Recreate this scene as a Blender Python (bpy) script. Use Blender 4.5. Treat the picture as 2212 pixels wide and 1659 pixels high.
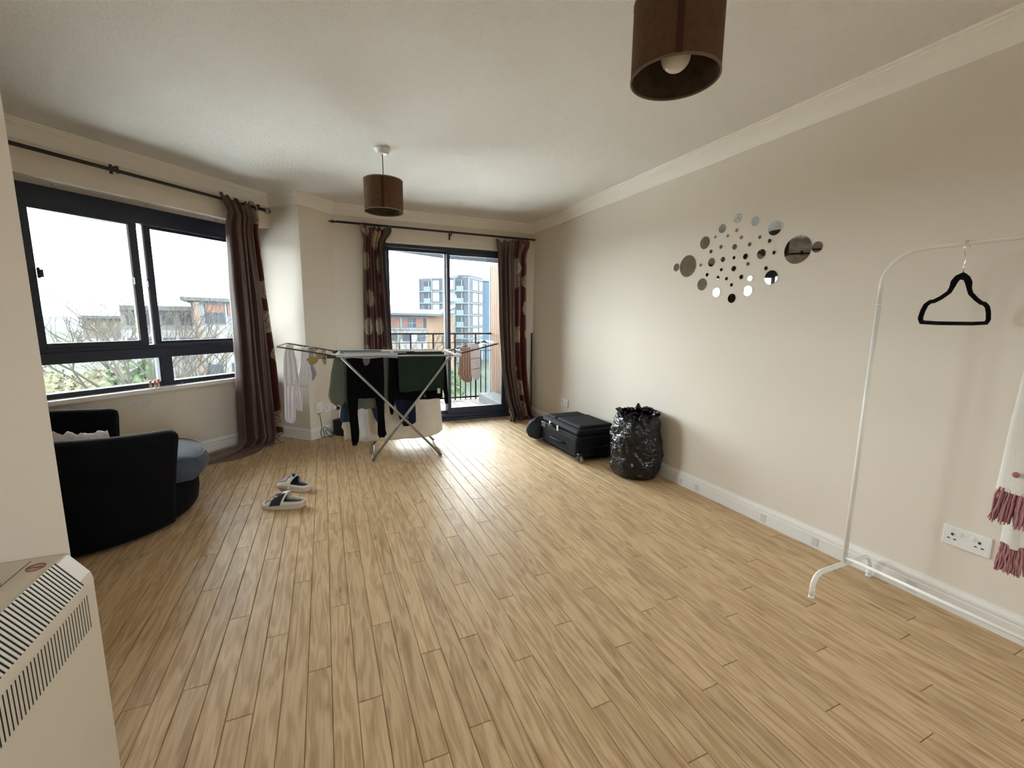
import bpy, math, random
from math import sin, cos, pi, radians, sqrt
from mathutils import Vector, Matrix, noise

random.seed(7)
SC = bpy.context.scene
COL = SC.collection
for o in list(bpy.data.objects):
    bpy.data.objects.remove(o)

# ------------------------------------------------------------------ camera
YAW, PITCH, ROLL, CAMH = radians(23.4814), radians(8.5437), radians(0.627), 1.22
_f = Vector((sin(YAW)*cos(PITCH), cos(YAW)*cos(PITCH), -sin(PITCH)))
_r = Vector((cos(YAW), -sin(YAW), 0)); _u = _r.cross(_f)
_r2 = _r*cos(ROLL) + _u*sin(ROLL); _u2 = -_r*sin(ROLL) + _u*cos(ROLL)
cam_d = bpy.data.cameras.new('camera')
cam_d.sensor_fit = 'HORIZONTAL'; cam_d.sensor_width = 36
cam_d.lens = 932.74/2212*36
cam_d.clip_start = .02; cam_d.clip_end = 2000
cam = bpy.data.objects.new('camera', cam_d); COL.objects.link(cam)
M = Matrix((_r2, _u2, -_f)).transposed().to_4x4(); M.translation = (0, 0, CAMH)
cam.matrix_world = M
SC.camera = cam

# ------------------------------------------------------------------ world and exposure
SKY = 15.0
w = bpy.data.worlds.new('overcast_sky'); SC.world = w; w.use_nodes = True
nt = w.node_tree; nt.nodes.clear()
wo = nt.nodes.new('ShaderNodeOutputWorld'); wb = nt.nodes.new('ShaderNodeBackground')
wb.inputs['Color'].default_value = (.935, .98, 1.0, 1); wb.inputs['Strength'].default_value = SKY
nt.links.new(wb.outputs[0], wo.inputs[0])
SC.view_settings.view_transform = 'Standard'; SC.view_settings.look = 'None'
SC.view_settings.gamma = 1; SC.view_settings.use_curve_mapping = False
SC.view_settings.exposure = 1.07
SC.cycles.max_bounces = 14; SC.cycles.diffuse_bounces = 9; SC.cycles.glossy_bounces = 5
SC.cycles.transparent_max_bounces = 16; SC.cycles.transmission_bounces = 6
SC.cycles.caustics_reflective = False; SC.cycles.caustics_refractive = False
SC.cycles.use_denoising = True
SC.cycles.sample_clamp_indirect = 12

def portal(name, loc, rot, sx, sy):
    d = bpy.data.lights.new(name, 'AREA'); d.shape = 'RECTANGLE'; d.size = sx; d.size_y = sy
    d.cycles.is_portal = True
    o = bpy.data.objects.new(name, d); COL.objects.link(o)
    o.location = loc; o.rotation_euler = rot
    return o

S2 = sqrt(.5)
def W(t, d, z=0):
    """window-wall frame (t along the wall, d outwards) to world"""
    return Vector(((t-d)*S2, (t+d)*S2, z))
R45 = radians(45)
_p = W(2.3, 4.085, 1.34)
portal('window_portal', _p, (radians(-90), 0, R45), 1.7, 1.4)
portal('rear_portal', (1.25, -4.30, 1.5), (radians(90), 0, 0), 1.2, 1.2)  # portal for the added rear window
portal('balcony_portal', (1.36, 5.09, 1.05), (radians(-90), 0, 0), 1.5, 1.95)

# added fill light behind the camera, facing up to brighten the ceiling
d = bpy.data.lights.new('added_fill_light', 'AREA'); d.shape = 'DISK'; d.size = .26; d.energy = 8; d.color = (1.0, .97, .93)
rl = bpy.data.objects.new('added_fill_light', d); COL.objects.link(rl); rl.location = (1.2, -1.5, 1.62); rl.rotation_euler = (pi, 0, 0)
# ------------------------------------------------------------------ materials
MATS = {}
def mat(name, col, rough=.6, metal=0, spec=.5, sheen=0, coat=0, bump=0, bscale=80, var=0, vscale=6, alpha=None, sub=0):
    if name in MATS: return MATS[name]
    m = bpy.data.materials.new(name); m.use_nodes = True
    nt = m.node_tree; b = nt.nodes['Principled BSDF']
    b.inputs['Base Color'].default_value = (*col, 1)
    b.inputs['Roughness'].default_value = rough; b.inputs['Metallic'].default_value = metal
    b.inputs['Specular IOR Level'].default_value = spec
    b.inputs['Sheen Weight'].default_value = sheen; b.inputs['Coat Weight'].default_value = coat
    tc = nt.nodes.new('ShaderNodeTexCoord')
    if var:
        n = nt.nodes.new('ShaderNodeTexNoise'); n.inputs['Scale'].default_value = vscale
        n.inputs['Detail'].default_value = 5
        nt.links.new(tc.outputs['Object'], n.inputs['Vector'])
        mp = nt.nodes.new('ShaderNodeMapRange'); mp.inputs['From Min'].default_value = .3; mp.inputs['From Max'].default_value = .7
        mp.inputs['To Min'].default_value = 1-var; mp.inputs['To Max'].default_value = 1+var
        nt.links.new(n.outputs['Fac'], mp.inputs['Value'])
        mx = nt.nodes.new('ShaderNodeVectorMath'); mx.operation = 'SCALE'; mx.inputs[0].default_value = col
        nt.links.new(mp.outputs[0], mx.inputs['Scale']); nt.links.new(mx.outputs[0], b.inputs['Base Color'])
    if bump:
        n2 = nt.nodes.new('ShaderNodeTexNoise'); n2.inputs['Scale'].default_value = bscale; n2.inputs['Detail'].default_value = 3
        nt.links.new(tc.outputs['Object'], n2.inputs['Vector'])
        bp = nt.nodes.new('ShaderNodeBump'); bp.inputs['Strength'].default_value = bump; bp.inputs['Distance'].default_value = .004
        nt.links.new(n2.outputs['Fac'], bp.inputs['Height']); nt.links.new(bp.outputs[0], b.inputs['Normal'])
    MATS[name] = m
    return m

def glass_mat(name, tint=(.95, .98, .98)):
    m = bpy.data.materials.new(name); m.use_nodes = True; nt = m.node_tree; nt.nodes.clear()
    out = nt.nodes.new('ShaderNodeOutputMaterial'); mx = nt.nodes.new('ShaderNodeMixShader')
    tr = nt.nodes.new('ShaderNodeBsdfTransparent'); gl = nt.nodes.new('ShaderNodeBsdfGlossy')
    fr = nt.nodes.new('ShaderNodeFresnel'); fr.inputs['IOR'].default_value = 1.5
    tr.inputs['Color'].default_value = (*tint, 1); gl.inputs['Roughness'].default_value = .02
    nt.links.new(fr.outputs[0], mx.inputs[0]); nt.links.new(tr.outputs[0], mx.inputs[1]); nt.links.new(gl.outputs[0], mx.inputs[2])
    nt.links.new(mx.outputs[0], out.inputs[0]); MATS[name] = m
    return m

def wood_mat(name, c0, c1, cdark, rough=.44, along='Y', gs=1.0):
    m = bpy.data.materials.new(name); m.use_nodes = True; nt = m.node_tree; N = nt.nodes; L = nt.links
    b = N['Principled BSDF']; tc = N.new('ShaderNodeTexCoord'); oi = N.new('ShaderNodeObjectInfo')
    mu = N.new('ShaderNodeVectorMath'); mu.operation = 'SCALE'; mu.inputs[0].default_value = (13.7, 31.3, 7.1)
    L.new(oi.outputs['Random'], mu.inputs['Scale'])
    ad = N.new('ShaderNodeVectorMath'); ad.operation = 'ADD'; L.new(tc.outputs['Object'], ad.inputs[0]); L.new(mu.outputs[0], ad.inputs[1])
    mp = N.new('ShaderNodeMapping'); L.new(ad.outputs[0], mp.inputs['Vector'])
    sc = (22*gs, 2.1*gs, 22*gs) if along == 'Y' else (22*gs, 22*gs, 2.1*gs)
    mp.inputs['Scale'].default_value = sc
    n1 = N.new('ShaderNodeTexNoise'); n1.inputs['Scale'].default_value = 1.0; n1.inputs['Detail'].default_value = 2.0; n1.inputs['Distortion'].default_value = .6
    L.new(mp.outputs[0], n1.inputs['Vector'])
    # cathedral rings: contour lines of the slow noise
    mlt = N.new('ShaderNodeMath'); mlt.operation = 'MULTIPLY'; mlt.inputs[1].default_value = 30
    L.new(n1.outputs['Fac'], mlt.inputs[0])
    sn = N.new('ShaderNodeMath'); sn.operation = 'SINE'; L.new(mlt.outputs[0], sn.inputs[0])
    mr = N.new('ShaderNodeMapRange'); mr.inputs['From Min'].default_value = -1; mr.inputs['From Max'].default_value = 1
    L.new(sn.outputs[0], mr.inputs['Value'])
    mp2 = N.new('ShaderNodeMapping'); L.new(ad.outputs[0], mp2.inputs['Vector'])
    mp2.inputs['Scale'].default_value = (130, 5, 130) if along == 'Y' else (130, 130, 5)
    n2 = N.new('ShaderNodeTexNoise'); n2.inputs['Scale'].default_value = 1.4; n2.inputs['Detail'].default_value = 4
    L.new(mp2.outputs[0], n2.inputs['Vector'])
    cr = N.new('ShaderNodeValToRGB'); cr.color_ramp.elements[0].color = (*c0, 1); cr.color_ramp.elements[1].color = (*c1, 1)
    cr.color_ramp.elements[0].position = .25; cr.color_ramp.elements[1].position = .75
    av = N.new('ShaderNodeMath'); av.operation = 'MULTIPLY_ADD'; av.inputs[1].default_value = .36
    L.new(mr.outputs[0], av.inputs[0]); 
    av2 = N.new('ShaderNodeMath'); av2.operation = 'MULTIPLY'; av2.inputs[1].default_value = .66; L.new(n2.outputs['Fac'], av2.inputs[0])
    L.new(av2.outputs[0], av.inputs[2]); L.new(av.outputs[0], cr.inputs['Fac'])
    # darker heart streaks
    mp3 = N.new('ShaderNodeMapping'); L.new(ad.outputs[0], mp3.inputs['Vector'])
    mp3.inputs['Scale'].default_value = (30, 4.5, 30) if along == 'Y' else (30, 30, 4.5)
    n3 = N.new('ShaderNodeTexNoise'); n3.inputs['Scale'].default_value = 1.0; n3.inputs['Detail'].default_value = 3; L.new(mp3.outputs[0], n3.inputs['Vector'])
    m3 = N.new('ShaderNodeMapRange'); m3.inputs['From Min'].default_value = .55; m3.inputs['From Max'].default_value = .76; m3.inputs['To Max'].default_value = .62
    L.new(n3.outputs['Fac'], m3.inputs['Value'])
    mix = N.new('ShaderNodeMix'); mix.data_type = 'RGBA'; L.new(m3.outputs[0], mix.inputs['Factor']); L.new(cr.outputs[0], mix.inputs['A']); mix.inputs['B'].default_value = (*cdark, 1)
    # small knots
    mp5 = N.new('ShaderNodeMapping'); L.new(ad.outputs[0], mp5.inputs['Vector']); mp5.inputs['Scale'].default_value = (11, 3.2, 1) if along == 'Y' else (11, 1, 3.2)
    vk = N.new('ShaderNodeTexVoronoi'); vk.inputs['Scale'].default_value = 1; L.new(mp5.outputs[0], vk.inputs['Vector'])
    mk = N.new('ShaderNodeMapRange'); mk.inputs['From Min'].default_value = .05; mk.inputs['From Max'].default_value = .13; mk.inputs['To Min'].default_value = .45; mk.inputs['To Max'].default_value = 0; L.new(vk.outputs['Distance'], mk.inputs['Value'])
    mixk = N.new('ShaderNodeMix'); mixk.data_type = 'RGBA'; L.new(mk.outputs[0], mixk.inputs['Factor']); L.new(mix.outputs['Result'], mixk.inputs['A']); mixk.inputs['B'].default_value = (*[c*.6 for c in cdark], 1); mix = mixk
    # plank to plank variation
    vr = N.new('ShaderNodeMapRange'); vr.inputs['To Min'].default_value = .93; vr.inputs['To Max'].default_value = 1.06; L.new(oi.outputs['Random'], vr.inputs['Value'])
    vm = N.new('ShaderNodeVectorMath'); vm.operation = 'SCALE'; L.new(mix.outputs['Result'], vm.inputs[0]); L.new(vr.outputs[0], vm.inputs['Scale'])
    L.new(vm.outputs[0], b.inputs['Base Color'])
    b.inputs['Roughness'].default_value = rough; b.inputs['Specular IOR Level'].default_value = .15
    rr = N.new('ShaderNodeMapRange'); rr.inputs['To Min'].default_value = rough-.06; rr.inputs['To Max'].default_value = rough+.08; L.new(n1.outputs['Fac'], rr.inputs['Value']); L.new(rr.outputs[0], b.inputs['Roughness'])
    bp = N.new('ShaderNodeBump'); bp.inputs['Strength'].default_value = .12; bp.inputs['Distance'].default_value = .002
    L.new(n2.outputs['Fac'], bp.inputs['Height']); L.new(bp.outputs[0], b.inputs['Normal'])
    MATS[name] = m
    return m

def curtain_mat(name, plain, floral, cream, umin, umax, seed):
    """satin curtain, plain lining with a printed floral band between umin and umax of its width"""
    m = bpy.data.materials.new(name); m.use_nodes = True; nt = m.node_tree; N = nt.nodes; L = nt.links
    b = N['Principled BSDF']; uv = N.new('ShaderNodeUVMap'); uv.uv_map = 'UVMap'
    sp = N.new('ShaderNodeSeparateXYZ'); L.new(uv.outputs[0], sp.inputs[0])
    g1 = N.new('ShaderNodeMath'); g1.operation = 'GREATER_THAN'; g1.inputs[1].default_value = umin; L.new(sp.outputs[0], g1.inputs[0])
    g2 = N.new('ShaderNodeMath'); g2.operation = 'LESS_THAN'; g2.inputs[1].default_value = umax; L.new(sp.outputs[0], g2.inputs[0])
    g = N.new('ShaderNodeMath'); g.operation = 'MULTIPLY'; L.new(g1.outputs[0], g.inputs[0]); L.new(g2.outputs[0], g.inputs[1])
    mp = N.new('ShaderNodeMapping'); mp.inputs['Scale'].default_value = (2.1, 3.3, 1); mp.inputs['Location'].default_value = (seed, seed*.7, 0); L.new(uv.outputs[0], mp.inputs['Vector'])
    ns = N.new('ShaderNodeTexNoise'); ns.inputs['Scale'].default_value = 3.0; L.new(mp.outputs[0], ns.inputs['Vector'])
    nm = N.new('ShaderNodeVectorMath'); nm.operation = 'MULTIPLY_ADD'; nm.inputs[1].default_value = (.20, .20, 0); L.new(ns.outputs['Color'], nm.inputs[0]); L.new(mp.outputs[0], nm.inputs[2])
    v = N.new('ShaderNodeTexVoronoi'); v.voronoi_dimensions = '2D'; v.inputs['Scale'].default_value = 1; v.inputs['Randomness'].default_value = .55; L.new(nm.outputs[0], v.inputs['Vector'])
    lt = N.new('ShaderNodeMath'); lt.operation = 'LESS_THAN'; lt.inputs[1].default_value = .31; L.new(v.outputs['Distance'], lt.inputs[0])
    v2 = N.new('ShaderNodeTexVoronoi'); v2.voronoi_dimensions = '2D'; v2.feature = 'DISTANCE_TO_EDGE'; v2.inputs['Scale'].default_value = 5.5; L.new(nm.outputs[0], v2.inputs['Vector'])
    l2 = N.new('ShaderNodeMath'); l2.operation = 'GREATER_THAN'; l2.inputs[1].default_value = .035; L.new(v2.outputs['Distance'], l2.inputs[0])
    fm = N.new('ShaderNodeMath'); fm.operation = 'MULTIPLY'; L.new(lt.outputs[0], fm.inputs[0]); L.new(l2.outputs[0], fm.inputs[1])
    fmx = N.new('ShaderNodeMix'); fmx.data_type = 'RGBA'; fmx.inputs['A'].default_value = (*floral, 1); fmx.inputs['B'].default_value = (*cream, 1); L.new(fm.outputs[0], fmx.inputs['Factor'])
    mx = N.new('ShaderNodeMix'); mx.data_type = 'RGBA'; mx.inputs['A'].default_value = (*plain, 1); L.new(fmx.outputs['Result'], mx.inputs['B']); L.new(g.outputs[0], mx.inputs['Factor'])
    # satin slubs
    mp4 = N.new('ShaderNodeMapping'); mp4.inputs['Scale'].default_value = (60, 180, 1); L.new(uv.outputs[0], mp4.inputs['Vector'])
    n4 = N.new('ShaderNodeTexNoise'); n4.inputs['Scale'].default_value = 1; L.new(mp4.outputs[0], n4.inputs['Vector'])
    bp = N.new('ShaderNodeBump'); bp.inputs['Strength'].default_value = .25; bp.inputs['Distance'].default_value = .002; L.new(n4.outputs['Fac'], bp.inputs['Height']); L.new(bp.outputs[0], b.inputs['Normal'])
    L.new(mx.outputs['Result'], b.inputs['Base Color'])
    b.inputs['Roughness'].default_value = .38; b.inputs['Sheen Weight'].default_value = .04; b.inputs['Specular IOR Level'].default_value = .6
    MATS[name] = m
    return m

WALL = mat('cream_emulsion', (.735, .675, .595), .75, bump=.10, bscale=140, var=.015, vscale=1.5)
WHITEP = mat('white_gloss_paint', (.80, .79, .77), .35, bump=.02)
COVE = mat('white_coving', (.86, .835, .78), .7, bump=.05, bscale=200)
FRAME = mat('dark_aluminium', (.028, .037, .060), .45, spec=.35)  # base colour tinted blue to stand in for lens veil
FRAME2 = mat('pale_aluminium_edge', (.55, .57, .58), .35, metal=.4)
BLACKM = mat('black_iron', (.018, .016, .020), .45)
GLASS = glass_mat('window_glass')
OAK = wood_mat('oak_laminate', (.45, .302, .162), (.645, .475, .288), (.30, .175, .090))
CEDAR = wood_mat('cedar_cladding', (.045, .021, .009), (.063, .033, .016), (.030, .014, .006), rough=.6, along='Z')
WHITEPL = mat('white_plastic', (.80, .80, .81), .35)
WHITEMETAL = mat('white_powder_coat', (.80, .79, .75), .35)
STEEL = mat('grey_steel_tube', (.34, .33, .32), .38, metal=.55)
CHROME = mat('chrome', (.75, .75, .75), .15, metal=1)
DARKPL = mat('black_plastic', (.012, .012, .014), .4)

# artex ceiling
def artex():
    m = mat('artex_ceiling', (.90, .885, .85), .85)
    nt = m.node_tree; b = nt.nodes['Principled BSDF']; tc = nt.nodes.new('ShaderNodeTexCoord')
    n = nt.nodes.new('ShaderNodeTexNoise'); n.inputs['Scale'].default_value = 100; n.inputs['Detail'].default_value = 4; n.inputs['Roughness'].default_value = .6
    nt.links.new(tc.outputs['Object'], n.inputs['Vector'])
    bp = nt.nodes.new('ShaderNodeBump'); bp.inputs['Strength'].default_value = 1.0; bp.inputs['Distance'].default_value = .013
    nt.links.new(n.outputs['Fac'], bp.inputs['Height']); nt.links.new(bp.outputs[0], b.inputs['Normal'])
    return m
ARTEX = artex()

# ------------------------------------------------------------------ mesh builder
class MB:
    def __init__(s): s.v = []; s.f = []; s.sm = []
    def add(s, vs, fs, smooth=False, mtx=None):
        k = len(s.v)
        s.v += [tuple(mtx @ Vector(p)) if mtx else tuple(p) for p in vs]
        s.f += [tuple(i+k for i in f) for f in fs]; s.sm += [smooth]*len(fs)
        return s
    def box(s, a, b, ch=0, mtx=None):
        x0, y0, z0 = a; x1, y1, z1 = b
        if not ch:
            vs = [(x0,y0,z0),(x1,y0,z0),(x1,y1,z0),(x0,y1,z0),(x0,y0,z1),(x1,y0,z1),(x1,y1,z1),(x0,y1,z1)]
            return s.add(vs, [(3,2,1,0),(4,5,6,7),(0,1,5,4),(1,2,6,5),(2,3,7,6),(3,0,4,7)], mtx=mtx)
        c = min(ch, (x1-x0)/2.01, (y1-y0)/2.01, (z1-z0)/2.01)
        bm = __import__('bmesh').new()
        vs = [bm.verts.new(p) for p in [(x0,y0,z0),(x1,y0,z0),(x1,y1,z0),(x0,y1,z0),(x0,y0,z1),(x1,y0,z1),(x1,y1,z1),(x0,y1,z1)]]
        for f in [(3,2,1,0),(4,5,6,7),(0,1,5,4),(1,2,6,5),(2,3,7,6),(3,0,4,7)]: bm.faces.new([vs[i] for i in f])
        __import__('bmesh').ops.bevel(bm, geom=bm.edges[:], offset=c, segments=2, profile=.5, affect='EDGES')
        bm.verts.index_update()
        s.add([v.co[:] for v in bm.verts], [[v.index for v in f.verts] for f in bm.faces], False, mtx); bm.free()
        return s
    def tube(s, pts, r, n=8, closed=False, cap=True, mtx=None, up=None):
        pts = [Vector(p) for p in pts]; m = len(pts)
        rad = r if isinstance(r, (list, tuple)) else [r]*m
        vs = []; prev = None
        for i, p in enumerate(pts):
            if closed: d = pts[(i+1) % m]-pts[i-1]
            else: d = pts[min(i+1, m-1)]-pts[max(i-1, 0)]
            if d.length < 1e-9: d = Vector((0,0,1))
            d.normalize()
            if prev is None:
                a = Vector((0,0,1)) if abs(d.z) < .9 else Vector((1,0,0)); e = d.cross(a).normalized()
            else:
                e = prev-d*prev.dot(d)
                e = e.normalized() if e.length > 1e-6 else d.orthogonal().normalized()
            prev = e; g = d.cross(e)
            vs += [p+(e*cos(2*pi*k/n)+g*sin(2*pi*k/n))*rad[i] for k in range(n)]
        fs = []
        for i in range(m if closed else m-1):
            j = (i+1) % m
            for k in range(n):
                fs.append((i*n+k, i*n+(k+1) % n, j*n+(k+1) % n, j*n+k))
        if cap and not closed:
            fs.append(tuple(reversed(range(n)))); fs.append(tuple((m-1)*n+k for k in range(n)))
        return s.add(vs, fs, True, mtx)
    def lathe(s, prof, n=24, c=(0,0,0), mtx=None, smooth=True, close=False):
        vs = []; m = len(prof)
        for r, z in prof: vs += [(c[0]+r*cos(2*pi*k/n), c[1]+r*sin(2*pi*k/n), c[2]+z) for k in range(n)]
        fs = []
        for i in range(m if close else m-1):
            j = (i+1) % m
            for k in range(n): fs.append((i*n+k, i*n+(k+1) % n, j*n+(k+1) % n, j*n+k))
        if not close:
            if prof[0][0] > 1e-6: fs.append(tuple(reversed(range(n))))
            if prof[-1][0] > 1e-6: fs.append(tuple((m-1)*n+k for k in range(n)))
        return s.add(vs, fs, smooth, mtx)
    def grid(s, rows, closed=False, smooth=True, mtx=None):
        n = len(rows[0]); vs = [p for r in rows for p in r]; fs = []
        for i in range(len(rows)-1):
            for k in range(n if closed else n-1):
                fs.append((i*n+k, i*n+(k+1) % n, (i+1)*n+(k+1) % n, (i+1)*n+k))
        return s.add(vs, fs, smooth, mtx)
    def prism(s, poly, axis, a, b, mtx=None, smooth=False):
        """poly: 2D points; axis: 'x','y' or 'z' extrusion from a to b"""
        def P(p, h):
            return {'x': (h, p[0], p[1]), 'y': (p[0], h, p[1]), 'z': (p[0], p[1], h)}[axis]
        n = len(poly); vs = [P(p, a) for p in poly]+[P(p, b) for p in poly]
        fs = [tuple(reversed(range(n))), tuple(range(n, 2*n))]+[(i, (i+1) % n, n+(i+1) % n, n+i) for i in range(n)]
        return s.add(vs, fs, smooth, mtx)
    def ball(s, c, r, n=10, sc=(1,1,1), mtx=None):
        pr = [(max(1e-7, r*sin(pi*i/n)), -r*cos(pi*i/n)) for i in range(n+1)]
        k = len(s.v); s.lathe(pr, n=n+4)
        for i in range(k, len(s.v)):
            p = Vector(s.v[i]); p = Vector((p.x*sc[0]+c[0], p.y*sc[1]+c[1], p.z*sc[2]+c[2]))
            s.v[i] = tuple(mtx @ p if mtx else p)
        return s
    def build(s, name, m, parent=None, uv=None, fix=True):
        me = bpy.data.meshes.new(name); me.from_pydata(s.v, [], s.f)
        me.polygons.foreach_set('use_smooth', s.sm)
        if fix:
            bm = __import__('bmesh').new(); bm.from_mesh(me)
            __import__('bmesh').ops.recalc_face_normals(bm, faces=bm.faces[:]); bm.to_mesh(me); bm.free()
        if uv:
            l = me.uv_layers.new(name='UVMap')
            for lp in me.loops: l.data[lp.index].uv = uv[lp.vertex_index]
        me.materials.append(m); me.update()
        o = bpy.data.objects.new(name, me); COL.objects.link(o)
        if parent: o.parent = parent
        return o

def bx(name, a, b, m, parent=None, ch=0): return MB().box(a, b, ch).build(name, m, parent)
def tag(o, label=None, cat=None, group=None, kind=None):
    if label: o['label'] = label
    if cat: o['category'] = cat
    if group: o['group'] = group
    if kind: o['kind'] = kind
    return o
def thing(name, label, cat, loc=(0,0,0), rz=0, group=None):
    e = bpy.data.objects.new(name, None); COL.objects.link(e); e.empty_display_size = .1
    e.location = loc; e.rotation_euler = (0, 0, rz)
    return tag(e, label, cat, group)
def struct_empty(name, loc=(0,0,0), rz=0):
    e = bpy.data.objects.new(name, None); COL.objects.link(e); e.location = loc; e.rotation_euler = (0,0,rz)
    e['kind'] = 'structure'; return e
def struct(o): o['kind'] = 'structure'; return o
def solid(o, t, off=0):
    md = o.modifiers.new('thickness', 'SOLIDIFY'); md.thickness = t; md.offset = off; return o
def subd(o, n=1):
    md = o.modifiers.new('smooth', 'SUBSURF'); md.levels = n; md.render_levels = n; return o
def arc(c, r, a0, a1, n, plane='xz', y=0):
    out = []
    for i in range(n+1):
        a = radians(a0+(a1-a0)*i/n); p, q = c[0]+r*cos(a), c[1]+r*sin(a)
        out.append({'xz': (p, y, q), 'yz': (y, p, q), 'xy': (p, q, y)}[plane])
    return out
def lerp(a, b, t): return a+(b-a)*t
def N3(x, y, z): return noise.noise(Vector((x, y, z)))

H = 2.345; XR = 2.42; YB = 4.93; YMIN = -4.2
P5, P6 = W(.90, 3.77), W(3.165, 3.77); P7 = W(3.165, 3.40); P8 = Vector((.122, YB, 0))
#@@ structure
# ------------------------------------------------------------------ room shell
struct(bx('ceiling', (-2.5, YMIN-.2, H), (2.62, 5.2, H+.12), ARTEX))
struct(bx('wall_right', (XR, YMIN-.2, 0), (XR+.2, 5.13, H), WALL))
wb_ = MB(); wb_.box((.05, YB, 0), (.60, 5.13, H)); wb_.box((.60, YB, 2.03), (2.13, 5.13, H)); wb_.box((2.13, YB, 0), (XR, 5.13, H))
struct(wb_.build('wall_back', WALL))
wl = MB().prism([(-.9, YMIN-.2), (-.70, YMIN-.2), (-.70, 1.2), (-.538, 1.2), (-2.48, 3.142), (-2.62, 3.0), (-.9, 1.28)], 'z', 0, H)
struct(wl.build('wall_left', WALL))
wf = MB(); wf.box((-.9, YMIN-.2, 0), (.65, YMIN, H)); wf.box((.65, YMIN-.2, 0), (1.85, YMIN, .9)); wf.box((.65, YMIN-.2, 2.1), (1.85, YMIN, H)); wf.box((1.85, YMIN-.2, 0), (XR+.2, YMIN, H))
struct(wf.build('wall_front', WALL))
rw = struct_empty('added_rear_window')  # rear window added out of view to light the room from behind
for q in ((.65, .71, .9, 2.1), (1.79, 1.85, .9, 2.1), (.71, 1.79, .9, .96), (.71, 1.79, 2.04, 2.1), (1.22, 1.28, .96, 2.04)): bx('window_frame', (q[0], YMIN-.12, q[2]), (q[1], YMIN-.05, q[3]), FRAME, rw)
for q in ((.71, 1.22), (1.28, 1.79)): bx('pane', (q[0], YMIN-.09, .96), (q[1], YMIN-.085, 2.04), GLASS, rw)
ww = MB()
ww.box((.40, 3.93, 0), (3.165, 4.13, .615)); ww.box((.40, 3.77, 2.057), (3.165, 4.13, H)); ww.box((.40, 3.93, .615), (1.44, 4.13, 2.057))
wall_window = struct(ww.build('wall_window', WALL)); wall_window.rotation_euler = (0, 0, R45)
for t in (1.66, 2.19, 2.72):
    p = MB().lathe([(.0, -.016), (.011, -.014), (.013, -.006), (.013, .002)], n=14, c=(t, 3.88, 2.057)).build('fixing_plug', mat('grey_plug', (.45, .45, .46), .5), wall_window)
fp = [(2.02+.085*cos(a)*(1+.25*sin(3*a)), .535+.055*sin(a)*(1+.2*cos(2*a))) for a in [2*pi*i/22 for i in range(22)]]
fp = [(x, min(z, .60)) for x, z in fp]
MB().prism(fp, 'y', 3.9275, 3.9305).build('filler_patch', mat('filler_grey', (.66, .635, .60), .85, var=.06, vscale=30), wall_window)
wc = struct(bx('wall_column', (3.165, 3.40, 0), (3.75, 4.30, H), WALL)); wc.rotation_euler = (0, 0, R45)

# coving and skirting: a profile swept along one wall, mitred into its neighbours
def sweep(name, prof, path, i, m):
    """prof: (offset into the room, z); path clockwise with the room on its right"""
    def nrm(a, b):
        d = (b-a); d.z = 0; d.normalize(); return Vector((d.y, -d.x, 0))
    a, b = path[i], path[i+1]; n1 = nrm(a, b)
    def mit(n0, n1):
        q = n0+n1; return q/(q.length_squared/2) if q.length > 1e-3 else n1
    ma = mit(nrm(path[i-1], a), n1) if i > 0 else n1
    mb = mit(n1, nrm(b, path[i+2])) if i+2 < len(path) else n1
    r0 = [a+ma*o+Vector((0,0,z)) for o, z in prof]; r1 = [b+mb*o+Vector((0,0,z)) for o, z in prof]
    s = MB(); n = len(prof)
    s.add(r0+r1, [(k, (k+1) % n, n+(k+1) % n, n+k) for k in range(n)]+[tuple(range(n)), tuple(reversed(range(n, 2*n)))])
    return struct(s.build(name, m))
cp = [(0, H), (0, 2.25), (.006, 2.25), (.010, 2.262), (.022, 2.285), (.040, 2.306), (.062, 2.320), (.078, 2.326), (.080, 2.334), (.095, 2.336), (.097, H)]
room_hi = [Vector((-.538, 1.2, 0)), W(.468, 3.77), P6, P7, P8, Vector((XR, YB, 0)), Vector((XR, YMIN, 0))]
for k, i in enumerate(range(0, 6)): sweep('trim_%d' % (k+1), cp, room_hi, i, COVE)
bp_ = [(0, 0), (.018, 0), (.018, .068), (.0145, .072), (.0145, .078), (.017, .081), (.016, .092), (.010, .101), (.006, .106), (.005, .112), (0, .113)]
room_lo = [Vector((-.538, 1.2, 0)), W(.468, 3.93), W(3.165, 3.93), P7, P8, Vector((.60, YB, 0))]
sweep('baseboard_window', bp_, room_lo, 1, WHITEP); sweep('baseboard_column', bp_, room_lo, 2, WHITEP)
sweep('baseboard_column_front', bp_, room_lo, 3, WHITEP); sweep('baseboard_back', bp_, room_lo, 4, WHITEP)
bp_r = [(o, z*.95) for o, z in bp_]
bbr = sweep('baseboard_right', bp_r, [Vector((2.13, YB, 0)), Vector((XR, YB, 0)), Vector((XR, YMIN, 0))], 1, WHITEP)
sweep('baseboard_corner', bp_, [Vector((2.13, YB, 0)), Vector((XR, YB, 0)), Vector((XR, YMIN, 0))], 0, WHITEP)
TAPE = mat('grey_tape', (.64, .63, .61), .5)
for y, wd, hh in ((2.18, .035, .05), (1.665, .03, .05), (1.36, .03, .05), (.935, .035, .05), (2.33, .02, .04)):
    MB().box((2.3995, y-wd/2, .012), (2.4022, y+wd/2, .012+hh)).build('tape_patch', TAPE, bbr)

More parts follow.
